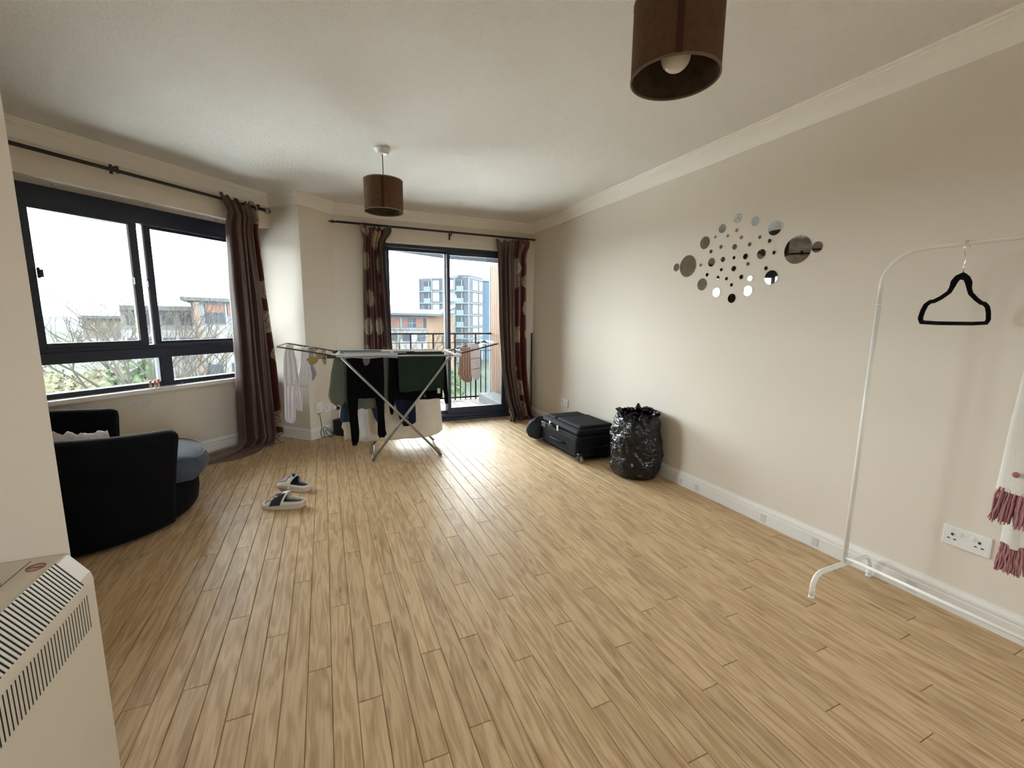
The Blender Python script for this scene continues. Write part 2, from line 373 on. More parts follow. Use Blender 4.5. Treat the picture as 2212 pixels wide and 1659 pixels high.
# ------------------------------------------------------------------ floor of narrow oak strips
PW, PL = .0755, .96
fl = struct(bx('floor', (-2.5, YMIN-.2, -.10), (2.62, 5.15, -.012), mat('underlay', (.10, .07, .04), .9)))
def plank_mb(x0, x1, y0, y1, ox=0, oy=0, s=None):
    s = s or MB(); g = .0006; c = .0022; hz = random.uniform(0, .0003)
    x0 += g; x1 -= g; y0 += g; y1 -= g
    vs = []
    for ins, z in ((0, -.012), (0, -.0022+hz), (c, hz)):
        vs += [(x0+ins-ox, y0+ins-oy, z), (x1-ins-ox, y0+ins-oy, z), (x1-ins-ox, y1-ins-oy, z), (x0+ins-ox, y1-ins-oy, z)]
    fs = [(8, 9, 10, 11)]
    for r in (0, 4):
        for k in range(4): fs.append((r+k, r+(k+1) % 4, r+4+(k+1) % 4, r+4+k))
    return s.add(vs, fs)
def ymax(x):
    if x < W(3.165, 3.93).x: return x+3.93*sqrt(2)+.03
    if x < P7.x: return min(YB, (W(3.165, 3.4).y - (x-P7.x)) + .03)
    if x < P8.x: return x+3.40*sqrt(2)+.06
    if x < .60 or x > 2.10: return YB+.01
    return YB+.05
stuff = MB(); cand = []
row = 0; x = -2.373
offs = [0, .62, .27, .81, .45, .09, .70, .35, .90, .54, .18, .77]
while x < XR:
    x1 = min(x+PW, XR+.0); ylim = max(ymax(x), ymax(x1)) if x1 < P6.x else min(ymax(x), ymax(x1))+.04
    y = YMIN-.1-PL*((offs[row % len(offs)]+.13*(row//len(offs))) % 1); 
    xm = (x+x1)/2
    while y < ylim:
        y1 = min(y+PL, ylim); y0 = max(y, (.662-x1-.03) if xm < -.538 else YMIN-.1)
        if y1-y0 > .02:
            # depth seen from the room's near end: keep the near and middle ones as single planks
            d = Vector((xm, (y0+y1)/2, 0)); vis = False
            for yy in (y0, (y0+y1)/2, y1):
                v = Vector((xm, yy, -CAMH)); zf = v.dot(_f)
                if zf > .1 and abs(v.dot(_r2)/zf) < 1.22 and abs(v.dot(_u2)/zf) < .93: vis = True
            cand.append((not vis, d.length, x, x1, y0, y1))
        y += PL
    x += PW; row += 1
cand.sort()
for k, (nv, d, a, b, c, e) in enumerate(cand):
    if not nv and k < 300:
        ox, oy = (a+b)/2, (c+e)/2
        o = plank_mb(a, b, c, e, ox, oy).build('plank', OAK, fl, fix=False); o.location = (ox, oy, 0)
    else: plank_mb(a, b, c, e, 0, 0, stuff)
tag(stuff.build('plank_run', OAK, fl, fix=False), kind='stuff')

# ------------------------------------------------------------------ left window
win = struct_empty('window_1', (0,0,0), R45)
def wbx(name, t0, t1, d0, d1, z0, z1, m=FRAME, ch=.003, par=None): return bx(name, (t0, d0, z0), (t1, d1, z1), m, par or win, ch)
wbx('window_sill', 1.44, 3.165, 3.895, 4.02, .605, .642, WHITEP, .008)
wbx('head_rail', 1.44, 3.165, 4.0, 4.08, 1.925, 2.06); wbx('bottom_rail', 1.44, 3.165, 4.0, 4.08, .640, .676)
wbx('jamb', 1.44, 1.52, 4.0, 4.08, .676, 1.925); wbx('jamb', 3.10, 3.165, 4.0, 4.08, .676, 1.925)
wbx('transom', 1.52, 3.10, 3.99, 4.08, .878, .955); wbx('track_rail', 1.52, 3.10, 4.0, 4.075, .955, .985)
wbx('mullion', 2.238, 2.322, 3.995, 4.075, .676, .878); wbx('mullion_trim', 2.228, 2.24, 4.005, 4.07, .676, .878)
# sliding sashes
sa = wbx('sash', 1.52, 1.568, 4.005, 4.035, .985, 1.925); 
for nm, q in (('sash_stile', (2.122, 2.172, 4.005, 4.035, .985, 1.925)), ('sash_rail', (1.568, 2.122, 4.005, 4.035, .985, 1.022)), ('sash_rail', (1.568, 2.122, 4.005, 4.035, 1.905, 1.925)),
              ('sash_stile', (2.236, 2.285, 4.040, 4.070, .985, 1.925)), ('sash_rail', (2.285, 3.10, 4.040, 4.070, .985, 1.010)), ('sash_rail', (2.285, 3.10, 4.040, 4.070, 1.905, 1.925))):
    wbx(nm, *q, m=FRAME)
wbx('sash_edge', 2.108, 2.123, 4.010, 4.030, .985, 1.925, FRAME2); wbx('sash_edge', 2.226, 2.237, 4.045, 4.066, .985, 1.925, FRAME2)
wbx('pane', 1.568, 2.11, 4.018, 4.022, 1.022, 1.905, GLASS, 0); wbx('pane', 2.17, 3.10, 4.053, 4.057, 1.010, 1.905, GLASS, 0)
wbx('pane', 1.52, 2.23, 4.038, 4.042, .676, .878, GLASS, 0); wbx('pane', 2.322, 3.10, 4.038, 4.042, .676, .878, GLASS, 0)
def latch(t, z, d=4.005, k=1):
    s = MB(); s.box((t-.008, d-.012, z-.035), (t+.008, d, z+.035), .003); s.box((t-.006, d-.034, z-.012), (t+.006, d-.010, z+.012), .003); s.box((t+.0*k, d-.036, z-.03), (t+.014*k, d-.026, z+.022), .003)
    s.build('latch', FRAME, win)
latch(1.575, 1.49); latch(2.118, 1.485, 4.008, -1); latch(2.228, 1.47, 4.045, -1)

# ------------------------------------------------------------------ balcony sliding door
dr = struct_empty('door_1')
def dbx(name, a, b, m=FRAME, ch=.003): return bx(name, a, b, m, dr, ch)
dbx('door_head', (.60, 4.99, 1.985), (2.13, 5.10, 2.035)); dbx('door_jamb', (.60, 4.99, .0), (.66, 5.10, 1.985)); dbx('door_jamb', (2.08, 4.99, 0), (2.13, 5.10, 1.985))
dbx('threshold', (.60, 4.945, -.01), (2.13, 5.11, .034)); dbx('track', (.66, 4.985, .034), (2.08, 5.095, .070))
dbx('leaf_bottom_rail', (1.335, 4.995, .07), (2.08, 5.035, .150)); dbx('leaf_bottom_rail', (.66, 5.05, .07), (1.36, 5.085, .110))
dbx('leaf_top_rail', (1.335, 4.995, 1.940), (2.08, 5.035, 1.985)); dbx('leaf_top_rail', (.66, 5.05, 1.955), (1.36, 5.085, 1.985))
dbx('leaf_stile', (1.335, 4.990, .15), (1.372, 5.035, 1.940)); dbx('leaf_stile', (1.318, 5.05, .11), (1.350, 5.085, 1.955), FRAME2)  # second stile is pale to paint in a whitish reflection
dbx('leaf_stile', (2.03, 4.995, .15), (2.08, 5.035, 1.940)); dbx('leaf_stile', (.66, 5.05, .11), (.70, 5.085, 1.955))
dbx('pane', (1.372, 5.013, .15), (2.03, 5.017, 1.940), GLASS, 0); dbx('pane', (.70, 5.066, .11), (1.32, 5.070, 1.955), GLASS, 0)
dbx('door_lining', (.60, 4.935, 2.020), (2.13, 4.99, 2.032), WHITEP, 0)
MB().tube([(1.255, 4.925, .004), (1.30, 4.90, .004), (1.27, 4.87, .004)], .003, 6).build('sealant_string', WHITEPL, dr)
# ------------------------------------------------------------------ balcony
def emat(name, col, rough=.9, **k):
    k['spec'] = .03  # specular cut and most outdoor colours darkened to offset the bright sky
    return mat(name, col, max(rough, .6), **k)
CONC = emat('pale_concrete', (.075, .077, .080), .8, var=.08, vscale=9, bump=.1)
bal = struct_empty('balcony_floor')
bx('balcony_slab', (.0, 5.13, -.22), (2.75, 6.42, -.028), CONC, bal)
TILE = emat('pink_grey_tile', (.080, .066, .064), .55, var=.10, vscale=4)
for i in range(17):
    for j in range(9):
        x0, y0 = .05+i*.15, 5.12+j*.142
        if x0 < 2.16: bx('tile', (x0+.003, y0+.003, -.028), (x0+.147, y0+.139, random.uniform(.006, .010)-.012), TILE, bal)
kerb = struct(bx('kerb', (2.10, 5.16, -.02), (2.40, 6.10, .115), CONC, None, .012))
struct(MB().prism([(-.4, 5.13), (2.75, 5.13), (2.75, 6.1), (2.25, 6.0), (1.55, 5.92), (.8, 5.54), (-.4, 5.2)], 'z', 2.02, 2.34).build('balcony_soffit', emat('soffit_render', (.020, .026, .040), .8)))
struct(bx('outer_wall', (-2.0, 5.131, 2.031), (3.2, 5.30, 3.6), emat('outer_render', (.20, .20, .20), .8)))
scr = thing('timber_screen', 'orange-brown timber side screen of vertical boards closing the right end of the balcony', 'screen', (2.36, 5.14, .115))
yy = 0
for k in range(13):
    bx('board', (0, yy+.0025, 0), (.022, yy+.0865, 1.90), CEDAR, scr, .003); yy += .0885
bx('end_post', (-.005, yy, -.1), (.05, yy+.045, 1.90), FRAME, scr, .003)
rail = thing('balcony_railing', 'dark metal balcony railing with vertical bars beyond the sliding glass door', 'railing', (0, 6.27, 0))
RAILM = emat('railing_metal', (.011, .010, .011), .6)
bx('handrail', (-.2, -.03, .985), (2.352, .03, 1.012), RAILM, rail, .006)
bx('crossbar', (-.2, -.008, .862), (2.352, .008, .872), RAILM, rail); bx('crossbar', (-.2, -.008, .735), (2.352, .008, .745), RAILM, rail)
bx('bottom_bar', (-.2, -.012, .02), (2.352, .012, .045), RAILM, rail)
k = 0; x = -.17
while x < 2.34:
    top = (.985, .745, .865, .745)[k % 4]
    bx('baluster', (x-.007-.004*(k % 4 == 0), -.007, -.01), (x+.007+.004*(k % 4 == 0), .007, top), RAILM, rail); x += .0815; k += 1

# ------------------------------------------------------------------ the world outside
def out(az, d, z=0):
    a = radians(az); return Vector((d*sin(a), d*cos(a), z))
GZ = -9.0
gm = emat('ground_mix', (.019, .0235, .018), .95, var=.35, vscale=.08)
struct(bx('ground', (-500, -500, GZ-.5), (500, 700, GZ), gm))
struct(bx('added_bounce_slab', (-70, 5.6, GZ), (70, 48, GZ+.04), emat('pale_bounce_slab', (.58, .57, .55), .9, var=.06, vscale=.3)))  # pale slab added out of view to bounce skylight onto the ceiling
hills = MB()
rows = [[tuple(out(-60+i*1.6, 420-40*j, GZ+(0 if j else 8.6+1.0*N3(i*.2, 3, 0)+.5*N3(i*.6, 1, 2)))) for i in range(90)] for j in range(2)]
hills.grid(rows); hills.box(tuple(out(-60, 421, GZ)), tuple(out(-59, 423, GZ+2)))
struct(hills.build('hills', emat('hazy_hill', (0.0539, 0.0654, 0.0794), .95)))

class Face:
    """a flat facade: origin P at ground line, unit dir u; outward normal n"""
    def __init__(s, A, B):
        s.A = Vector((A.x, A.y, 0)); s.u = (Vector((B.x, B.y, 0))-s.A); s.L = s.u.length; s.u.normalize()
        s.n = Vector((s.u.y, -s.u.x, 0))
        if s.n.dot(s.A) > 0: s.n = -s.n
        s.m = Matrix((s.u, -s.n, Vector((0,0,1)))).transposed().to_4x4(); s.m.translation = s.A
    def box(s, name, m, par, a, b, z0, z1, o0, o1):
        """a..b along facade (metres), z0..z1, from o0 to o1 proud of the face (negative is inside)"""
        return MB().box((a, -o1, z0), (b, -o0, z1), mtx=s.m).build(name, m, par)
def prism_pts(pts, z0, z1): return MB().prism([(p.x, p.y) for p in pts], 'z', z0, z1)

TGREY = emat('tower_grey_panel', (0.0272, 0.0303, 0.0364), .6); TBLUE = emat('tower_haze_blue_frame', (0.0476, 0.0578, 0.0639), .6)  # pale blue haze is put into these tower colours
TWHITE = emat('tower_white_panel', (0.0710, 0.0730, 0.0740), .6); TGLASS = emat('tower_window_glass', (0.0156, 0.0197, 0.0238), .15); TRAIL = emat('tower_balcony_glass', (0.0477, 0.0599, 0.0640), .3)
TSKY = emat('tower_haze_blue', (0.0251, 0.0394, 0.0537), .6)  # distance haze painted in as the slab's blue
pl_, pc_, pr_ = out(11.47, 106.5), out(17.84, 100), out(19.56, 107.5)
back = out(13.5, 122)
tw = thing('tower_block', 'pale grey and white high-rise block with stacked balconies beyond the balcony railing', 'building')
prism_pts([pl_, pc_, pr_, back], GZ, 10.3).build('tower_body', TGREY, tw)
prism_pts([pl_*1.0, pc_*.999, pr_*1.0, back], 10.3, 10.5).build('roof_slab', TBLUE, tw)
prism_pts([pc_*1.01+Vector((-2.5, .5, 0)), pc_*1.005, pr_*1.0, back*.97], 10.5, 11.0).build('plant_room', TGREY, tw)
F = Face(pl_, pc_); F2 = Face(pc_, pr_); L1 = F.L/800.
def u(z): return (z-780)*L1
for a in (785, 990, 1172, 1357, 1572): F.box('pillar', TBLUE, tw, max(0, u(a)-.13), u(a)+.13, GZ, 10.3, 0, .25)
for k in range(7):
    z0 = 10.1-2.70*(k+1); z1 = z0+2.70
    F.box('floor_band', TBLUE, tw, 0, F.L, z0-.12, z0+.14, 0, .22)
    for a, b in ((860, 970), (1382, 1494)):
        F.box('window', TGLASS, tw, u(a), u(b), z0+.2, z1-.35, 0, .06)
        F.box('balcony_front', TRAIL, tw, u(a), u(b), z0+.14, z0+1.15, .12, .2)
        F.box('door_frame', TWHITE, tw, u((a+b)/2+20), u((a+b)/2+30), z0+.2, z1-.35, .06, .1)
    for a, b in ((1000, 1110), (1268, 1342)): F.box('white_panel', TWHITE, tw, u(a), u(b), z0+.35, z1-.2, 0, .1)
    F.box('window', TGLASS, tw, u(1184), u(1206), z0+.5, z1-.5, 0, .05)
    for a, b in ((.20, .58), (.68, .96)): F2.box('white_panel', TWHITE, tw, F2.L*a, F2.L*b, z0+.3, z1-.25, 0, .1)
    F2.box('floor_band', TBLUE, tw, 0, F2.L, z0-.12, z0+.14, 0, .15)
sw = thing('blue_tower_wing', 'plain hazy blue slab of a tower at the right end of the skyline', 'building')
bp0, bp1 = out(19.50, 109), out(22.5, 112)
prism_pts([bp0, bp1, out(22.5, 125), out(19.5, 122)], GZ, 1.22+.0858*109).build('slab', TSKY, sw)
Face(bp0, bp1).box('parapet', TBLUE, sw, 0, 5, 10.4, 10.62, 0, .2)

# low block opposite the balcony: white base, orange-red boards, apricot end wall, grey butterfly roof
LWHITE = emat('low_block_white', (0.0685, 0.0695, 0.0685), .7); APR = emat('apricot_render', (.072, .050, .036), .75, var=.05, vscale=.5); LGREY = emat('low_block_grey', (.046, .050, .057), .6)  # apricot render and red boards greyed, haze put into their colour
RED = emat('red_cedar_boards', (.058, .033, .027), .6, var=.15, vscale=2); ROOFM = emat('zinc_roof', (.028, .032, .035), .5); LGLASS = emat('low_block_window', (0.0146, 0.0187, 0.0248), .2)
lb = thing('low_apartment_block', 'low flats with zinc roof, red boards and apricot end wall opposite the balcony', 'building')
a0, a1, a2 = out(1.5, 74), out(12.3, 70), out(15.75, 72)
prism_pts([a0, a1, a1*1.18, a0*1.18], GZ, 1.66).build('main_wall', LGREY, lb)
prism_pts([a1, a2, a2*1.16, a1*1.17], GZ, 1.75).build('end_wall', APR, lb)
G = Face(a0, a1)
def g(az): return G.L*(math.tan(radians(az-6.9))+math.tan(radians(5.4)))/(2*math.tan(radians(5.4)))
G.box('white_base', LWHITE, lb, 0, G.L, GZ, -.62, 0, .15); G.box('sill_band', TBLUE, lb, 0, G.L, -.62, -.30, 0, .3)
for p, q, m_, nm in ((7.2, 8.0, TRAIL, 'window'), (8.05, 9.05, RED, 'board_panel'), (9.15, 9.35, TWHITE, 'downpipe'), (9.45, 10.0, RED, 'board_panel'), (10.15, 11.0, LGLASS, 'window'), (11.05, 11.95, RED, 'board_panel'), (11.98, 12.28, LGLASS, 'window'), (5.0, 6.0, LGLASS, 'window'), (6.1, 7.0, RED, 'board_panel'), (3.6, 4.8, RED, 'board_panel')):
    G.box(nm, m_, lb, g(p), g(q), -.28, 1.18, 0, .08)
for p in (10.3, 10.55): G.box('window_bar', TWHITE, lb, g(p), g(p)+.08, -.28, 1.18, .08, .12)
G.box('window_bar', TWHITE, lb, g(10.15), g(11.0), .40, .48, .08, .12)
for zz in (-2.4, -5.2):
    for p in (6.2, 7.8, 9.4, 11.2): G.box('window', LGLASS, lb, g(p), g(p)+1.3, zz, zz+1.3, .15, .2)
H_ = Face(a1, a2)
for zz in (-3.0, -5.8): H_.box('window', LGLASS, lb, H_.L*.55, H_.L*.70, zz, zz+1.5, 0, .06)
s = MB()
rr = [(a0*.985, 1.72), (a1*.985, 1.60), (out(14.0, 68.8), 1.52), (out(16.0, 70.5), 2.72)]
top = [(p, z+.35) for p, z in rr]; bk = [(p*1.2, z+1.2) for p, z in rr]; bk2 = [(p*1.2, z+.6) for p, z in rr]
R_ = [[Vector((p.x, p.y, z)) for p, z in q] for q in (rr, top, bk, bk2, rr)]
s.grid(R_, smooth=False); s.build('zinc_roof', ROOFM, lb)

# blocks seen through the left window
BR = emat('orange_brick_pier', (.060, .044, .036), .8); GRN = emat('pale_green_drainpipe', (0.0356, 0.0458, 0.0438), .6)  # brick mixed with grey so its colour carries the haze
rb = thing('red_boarded_block', 'white and red boarded flats with flat grey roof at the right of the left window', 'building')
b0, b1 = out(-12.85, 52), out(-2.5, 58)
prism_pts([b0, b1, b1*1.2, b0*1.2], GZ, 2.6).build('upper_wall', LGREY, rb)
B = Face(b0, b1)
prism_pts([b0*.98+Vector((-.8, 0, 0)), b1*.98, b1*1.22, b0*1.22], 2.62, 2.98).build('flat_roof', ROOFM, rb)
B.box('white_base', LWHITE, rb, 0, B.L, GZ, .30, 0, .25)
for a, b, z0, z1, m_, nm in ((1.2, 2.9, 1.55, 2.35, RED, 'board_panel'), (.35, 1.1, 1.2, 2.3, TRAIL, 'window'), (1.2, 2.1, .5, 1.5, LGLASS, 'window'), (2.2, 2.95, .5, 1.5, LGLASS, 'window'), (3.05, 3.2, .3, 2.5, TWHITE, 'downpipe'), (3.3, 4.4, 1.3, 2.4, RED, 'board_panel'), (4.6, 5.6, .6, 2.3, LGLASS, 'window'), (5.8, 7.2, .8, 2.4, RED, 'board_panel')):
    B.box(nm, m_, rb, a, b, z0, z1, 0, .1)
for a in (.8, 3.0, 5.0): B.box('window', LGLASS, rb, a, a+1.1, -2.1, -.9, .25, .32); B.box('window', LGLASS, rb, a+.2, a+1.5, -5.4, -3.6, .25, .32)
B.box('brick_pier', BR, rb, .05, .45, GZ, 2.5, .25, .6); B.box('drainpipe', GRN, rb, 3.9, 4.1, GZ, .3, .25, .4)
sb = thing('stepped_roof_block', 'white based flats with two stepped grey roofs behind the bare trees', 'building')
c0, c1 = out(-18.5, 62), out(-12.3, 60)
prism_pts([c0, c1, c1*1.2, c0*1.2], GZ, 1.7).build('upper_wall', emat('brown_grey_render', (0.0498, 0.0474, 0.0462), .7), sb)
prism_pts([c0*.98, c1*.98, c1*1.22, c0*1.22], 1.72, 2.22).build('flat_roof', ROOFM, sb)
Cc = Face(c0, c1); Cc.box('white_base', LWHITE, sb, 0, Cc.L, GZ, -.35, 0, .25)
for a in (.5, 2.0, 3.6, 5.2): Cc.box('window', LGLASS, sb, a, a+1.0, .2, 1.3, 0, .1); Cc.box('window', LGLASS, sb, a, a+1.1, -2.6, -1.2, .25, .32)
ab = thing('brown_long_block', 'long brown-grey block with thin pale roof at the left of the left window', 'building')
d0, d1 = out(-21.2, 70), out(-16.6, 66)
prism_pts([d0, d1, d1*1.2, d0*1.2], GZ, .75).build('upper_wall', emat('dull_brown_render', (0.0455, 0.0418, 0.0380), .8), ab)
prism_pts([d0*.985, d1*.985, d1*1.22, d0*1.22], .77, 1.1).build('flat_roof', ROOFM, ab)
D = Face(d0, d1); D.box('white_base', LWHITE, ab, 0, D.L, GZ, -1.5, 0, .2)
for a in (.6, 1.9, 3.4): D.box('window', emat('cream_window', (0.0624, 0.0542, 0.0400), .6), ab, a, a+.8, -.4, .5, 0, .08)  # window panels in plain cream, no emission

# bare winter trees
BARK = emat('bare_bark', (0.0256, 0.0234, 0.0199), .9)
def tree(label, az, d, h, spread, seed, gaz=None):
    rnd = random.Random(seed); o = out(az, d, GZ); e = thing('bare_tree', label, 'tree', o)
    tr = MB(); br = MB()
    tr.tube([(0, 0, 0), (.05, 0, h*.25), (0, .05, h*.42)], [.22, .17, .13], 7)
    def grow(p, dr_, ln, r, depth):
        pts = [p]; q = Vector(p); dd = Vector(dr_)
        for k in range(3):
            dd = (dd+Vector((rnd.uniform(-.22, .22), rnd.uniform(-.22, .22), rnd.uniform(-.05, .20)))).normalized(); q = q+dd*ln/3; pts.append(tuple(q))
        br.tube(pts, [r, r*.85, r*.7, r*.55], 4 if depth < 3 else 3, cap=False)
        if depth < 5:
            for k in range(3 if depth < 4 else 2):
                i = rnd.choice((1, 2, 3)); a = rnd.uniform(0, 2*pi); sp = rnd.uniform(.45, .95)
                nd = (dd+Vector((cos(a)*sp, sin(a)*sp, rnd.uniform(-.15, .35)))).normalized()
                grow(pts[i], nd, ln*rnd.uniform(.58, .78), r*.52, depth+1)
    for k in range(6):
        a = k*1.05+rnd.uniform(-.3, .3)
        grow((0, .05, h*rnd.uniform(.24, .42)), Vector((cos(a)*spread, sin(a)*spread, .8)).normalized(), h*.27, .085, 1)
    tr.build('trunk', BARK, e); tag(br.build('branches', BARK, e, fix=False), kind='stuff')
tree('bare spreading tree before the brown long block, left of the window sash bars', -19.6, 38, 14.2, .7, 11)
tree('bare tree seen through and beside the middle window sash bars', -16.0, 30, 14.8, .65, 5)
tree('bare tree before the red boarded flats, right of the window sash bars', -13.0, 23, 13.4, .6, 23)
tree('slender bare tree before the low flats, behind the left balcony bars', 8.9, 52, 11.0, .6, 31)
tree('slender bare tree before the apricot end wall', 13.3, 50, 10.6, .6, 37)
SHR = emat('green_shrub_leaf', (0.0260, 0.0350, 0.0197), .9, var=.3, vscale=2); SHR2 = emat('brown_hedge', (0.0547, 0.0523, 0.0350), .9, var=.3, vscale=2)
def shrub(label, az, d, rx, rz, m_, seed):
    rnd = random.Random(seed); o = out(az, d, GZ-.1); e = thing('garden_shrub', label, 'shrub', o)
    rows = []
    for i in range(15):
        th = pi*i/28*1.0
        rows.append([((rx*cos(th)*(1+.22*N3(3*cos(p)+seed, 3*sin(p), 2*i*.2)))*cos(p), rx*.8*cos(th)*(1+.22*N3(3*cos(p)+seed, 3*sin(p), i*.4))*sin(p), rz*sin(th)*(1+.2*N3(4*cos(p), 4*sin(p)+seed, i*.5))) for p in [2*pi*k/28 for k in range(28)]])
    MB().grid(rows, closed=True).build('foliage', m_, e)
    lf = MB()
    for k in range(900):
        th, p = math.asin(rnd.random()), rnd.uniform(0, 2*pi); rr = 1+rnd.uniform(-.05, .2)
        c = Vector((rx*cos(th)*cos(p)*rr, rx*.8*cos(th)*sin(p)*rr, rz*sin(th)*rr)); q = .2
        a = Vector((rnd.uniform(-1, 1), rnd.uniform(-1, 1), rnd.uniform(-1, 1))).normalized()*q; b = a.orthogonal().normalized()*q*.6
        lf.add([c-a, c+b, c+a, c-b], [(0, 1, 2, 3)])
    tag(lf.build('leaves', m_, e, fix=False), kind='stuff')
shrub('green garden bush below the window at the left of the lower mullion', -17.3, 35, 2.8, 6.8, SHR, 3)
shrub('low brown hedge below the left half of the lower window pane', -20.6, 46, 3.2, 5.6, SHR2, 4)
shrub('dull green hedge at the foot of the red boarded flats', -12.6, 47, 2.4, 4.4, SHR, 6)
shrub('olive bush at the far left of the lower window pane', -24.6, 62, 4.0, 4.6, SHR2, 8)
shrub('green bush in the garden below the balcony bars', 14.8, 46, 2.0, 4.6, SHR, 9)
shrub('brown bush in the garden left of the balcony door bar', 9.3, 44, 2.0, 4.0, SHR2, 10)
PAT = emat('sand_paving', (0.0510, 0.0439, 0.0327), .9, var=.1, vscale=1)
struct(bx('yard_path', (-24, 42, GZ), (-17, 46, GZ+.04), PAT)); 
# ------------------------------------------------------------------ pendant lamps
LINEN = mat('brown_linen_shade', (.086, .040, .014), .9, bump=.3, bscale=400, var=.18, vscale=40)
LINEN_IN = mat('brown_linen_lining', (.055, .034, .018), .95, bump=.3, bscale=400, var=.35, vscale=35)
def pendant(label, x, y, zb, h=.205, r=.129, br=.034, bd=.135):
    e = thing('pendant_lamp', label, 'lamp', (x, y, 0))
    MB().lathe([(.0, H), (.052, H), (.052, H-.010), (.044, H-.016), (.042, H-.032), (.012, H-.036), (0, H-.036)], 28).build('ceiling_rose', WHITEPL, e)
    MB().tube([(0, 0, H-.03), (.002, 0, zb+h*.9)], .0032, 8).build('flex', mat('brown_flex', (.16, .11, .08), .5), e)
    sh = MB().lathe([(r, zb), (r, zb+h)], 56); sh.f = [f for f in sh.f if len(f) == 4]; sh.sm = sh.sm[:len(sh.f)]
    o = sh.build('shade', LINEN, e)
    li = MB().lathe([(r-.0022, zb+.001), (r-.0022, zb+h-.001)], 56); li.f = [f for f in li.f if len(f) == 4]; li.sm = li.sm[:len(li.f)]
    li.build('shade_lining', LINEN_IN, e)
    tr = mat('pale_shade_trim', (.15, .105, .075), .8)
    for z in (zb, zb+h-.006):
        MB().lathe([(r-.003, z), (r+.0012, z), (r+.0012, z+.007), (r-.003, z+.007)], 56, close=True).build('shade_trim', tr, e)
    MB().box((-.009, -r-.0014, zb+.006), (.009, -r+.0004, zb+h-.006), mtx=Matrix.Rotation(radians(-39 if x > .8 else -10), 4, 'Z')).build('shade_seam', mat('dark_seam', (.040, .014, .006), .95), e)
    s = MB()
    for k in range(3):
        a = k*2*pi/3; s.tube([(.02*cos(a), .02*sin(a), zb+h-.035), ((r-.004)*cos(a), (r-.004)*sin(a), zb+h-.004)], .0016, 6)
    s.build('shade_spider', WHITEMETAL, e)
    MB().lathe([(0, zb+h-.02), (.018, zb+h-.02), (.020, zb+h-.075), (.014, zb+h-.08), (0, zb+h-.08)], 18).build('lamp_holder', WHITEPL, e)
    zc = zb+h-bd
    MB().lathe([(0, zc-br)]+[(br*sin(pi*i/12), zc-br*cos(pi*i/12)) for i in range(1, 9)]+[(.022, zc+.035), (.014, zc+.055), (0, zc+.056)], 24).build('bulb', mat('opal_bulb', (.72, .70, .66), .25), e)
    return e
pendant('brown linen drum pendant hanging over the middle of the room before the balcony door', .42, 3.20, 1.935)
pendant('large-looking brown drum pendant close overhead with its white bulb showing, top cut by the frame', 1.03, 1.14, 1.955, .215, .131, .044, .150)

# ------------------------------------------------------------------ curtain poles
def finial_cage(s, c, d, r=.026):
    c = Vector(c); d = Vector(d).normalized(); a = d.orthogonal().normalized(); b = d.cross(a)
    for k in range(6):
        q = k*pi/3; n = a*cos(q)+b*sin(q)
        s.tube([c+d*(-r*cos(pi*i/8))*1.15+n*(r*sin(pi*i/8)) for i in range(9)], .0022, 5)
    s.ball(tuple(c+d*r*1.25), .005, 6); s.ball(tuple(c-d*r*1.2), .008, 6)
def finial_spear(s, c, d):
    c = Vector(c); d = Vector(d).normalized()
    s.tube([c, c+d*.03, c+d*.05, c+d*.085], [.009, .012, .011, .001], 8)
    for q in (-1, 1):
        s.tube([c+d*.022, c+d*.05+Vector((0, 0, .022*q))], [.006, .001], 6)
zr = 2.198; dW = 3.695
pole = thing('curtain_pole', 'black metal curtain pole with caged finial over the left window', 'curtain pole')
MB().tube([W(.95, dW, zr), W(3.06, dW, zr)], .0125, 12).build('rod', BLACKM, pole)
s = MB(); finial_cage(s, W(3.088, dW, zr-.004), W(1, 0)); s.build('finial', BLACKM, pole)
MB().tube([W(3.03, dW, zr), W(3.06, dW, zr-.002)], .015, 12).build('collar', BLACKM, pole)
for t in (1.93, 3.0):
    s = MB(); s.tube([W(t, 3.77, zr+.028), W(t, dW, zr+.028)], .006, 8); s.tube([W(t, dW, zr+.032), W(t, dW, zr-.016)], .008, 8); s.tube([W(t, 3.772, zr+.05), W(t, 3.772, zr-.01)], .011, 8); s.build('bracket', BLACKM, pole)
yr, zr2 = 4.85, 2.165
pole2 = thing('curtain_pole', 'black metal curtain pole with arrow finials over the balcony door', 'curtain pole')
MB().tube([(.17, yr, zr2+.003), (2.33, yr, zr2)], .0115, 12).build('rod', BLACKM, pole2)
for x, d in ((.17, -1), (2.33, 1)):
    s = MB(); finial_spear(s, (x, yr, zr2), (d, 0, 0)); s.build('finial', BLACKM, pole2)
for x in (.437, 1.352, 2.27):
    s = MB(); s.tube([(x, YB-.001, zr2-.035), (x, yr, zr2-.028), (x, yr, zr2-.01)], .006, 8); s.tube([(x, yr-.003, zr2+.014), (x, yr-.003, zr2-.016)], .011, 8); s.tube([(x, YB-.003, zr2-.07), (x, YB-.003, zr2)], .010, 8); s.build('bracket', BLACKM, pole2)

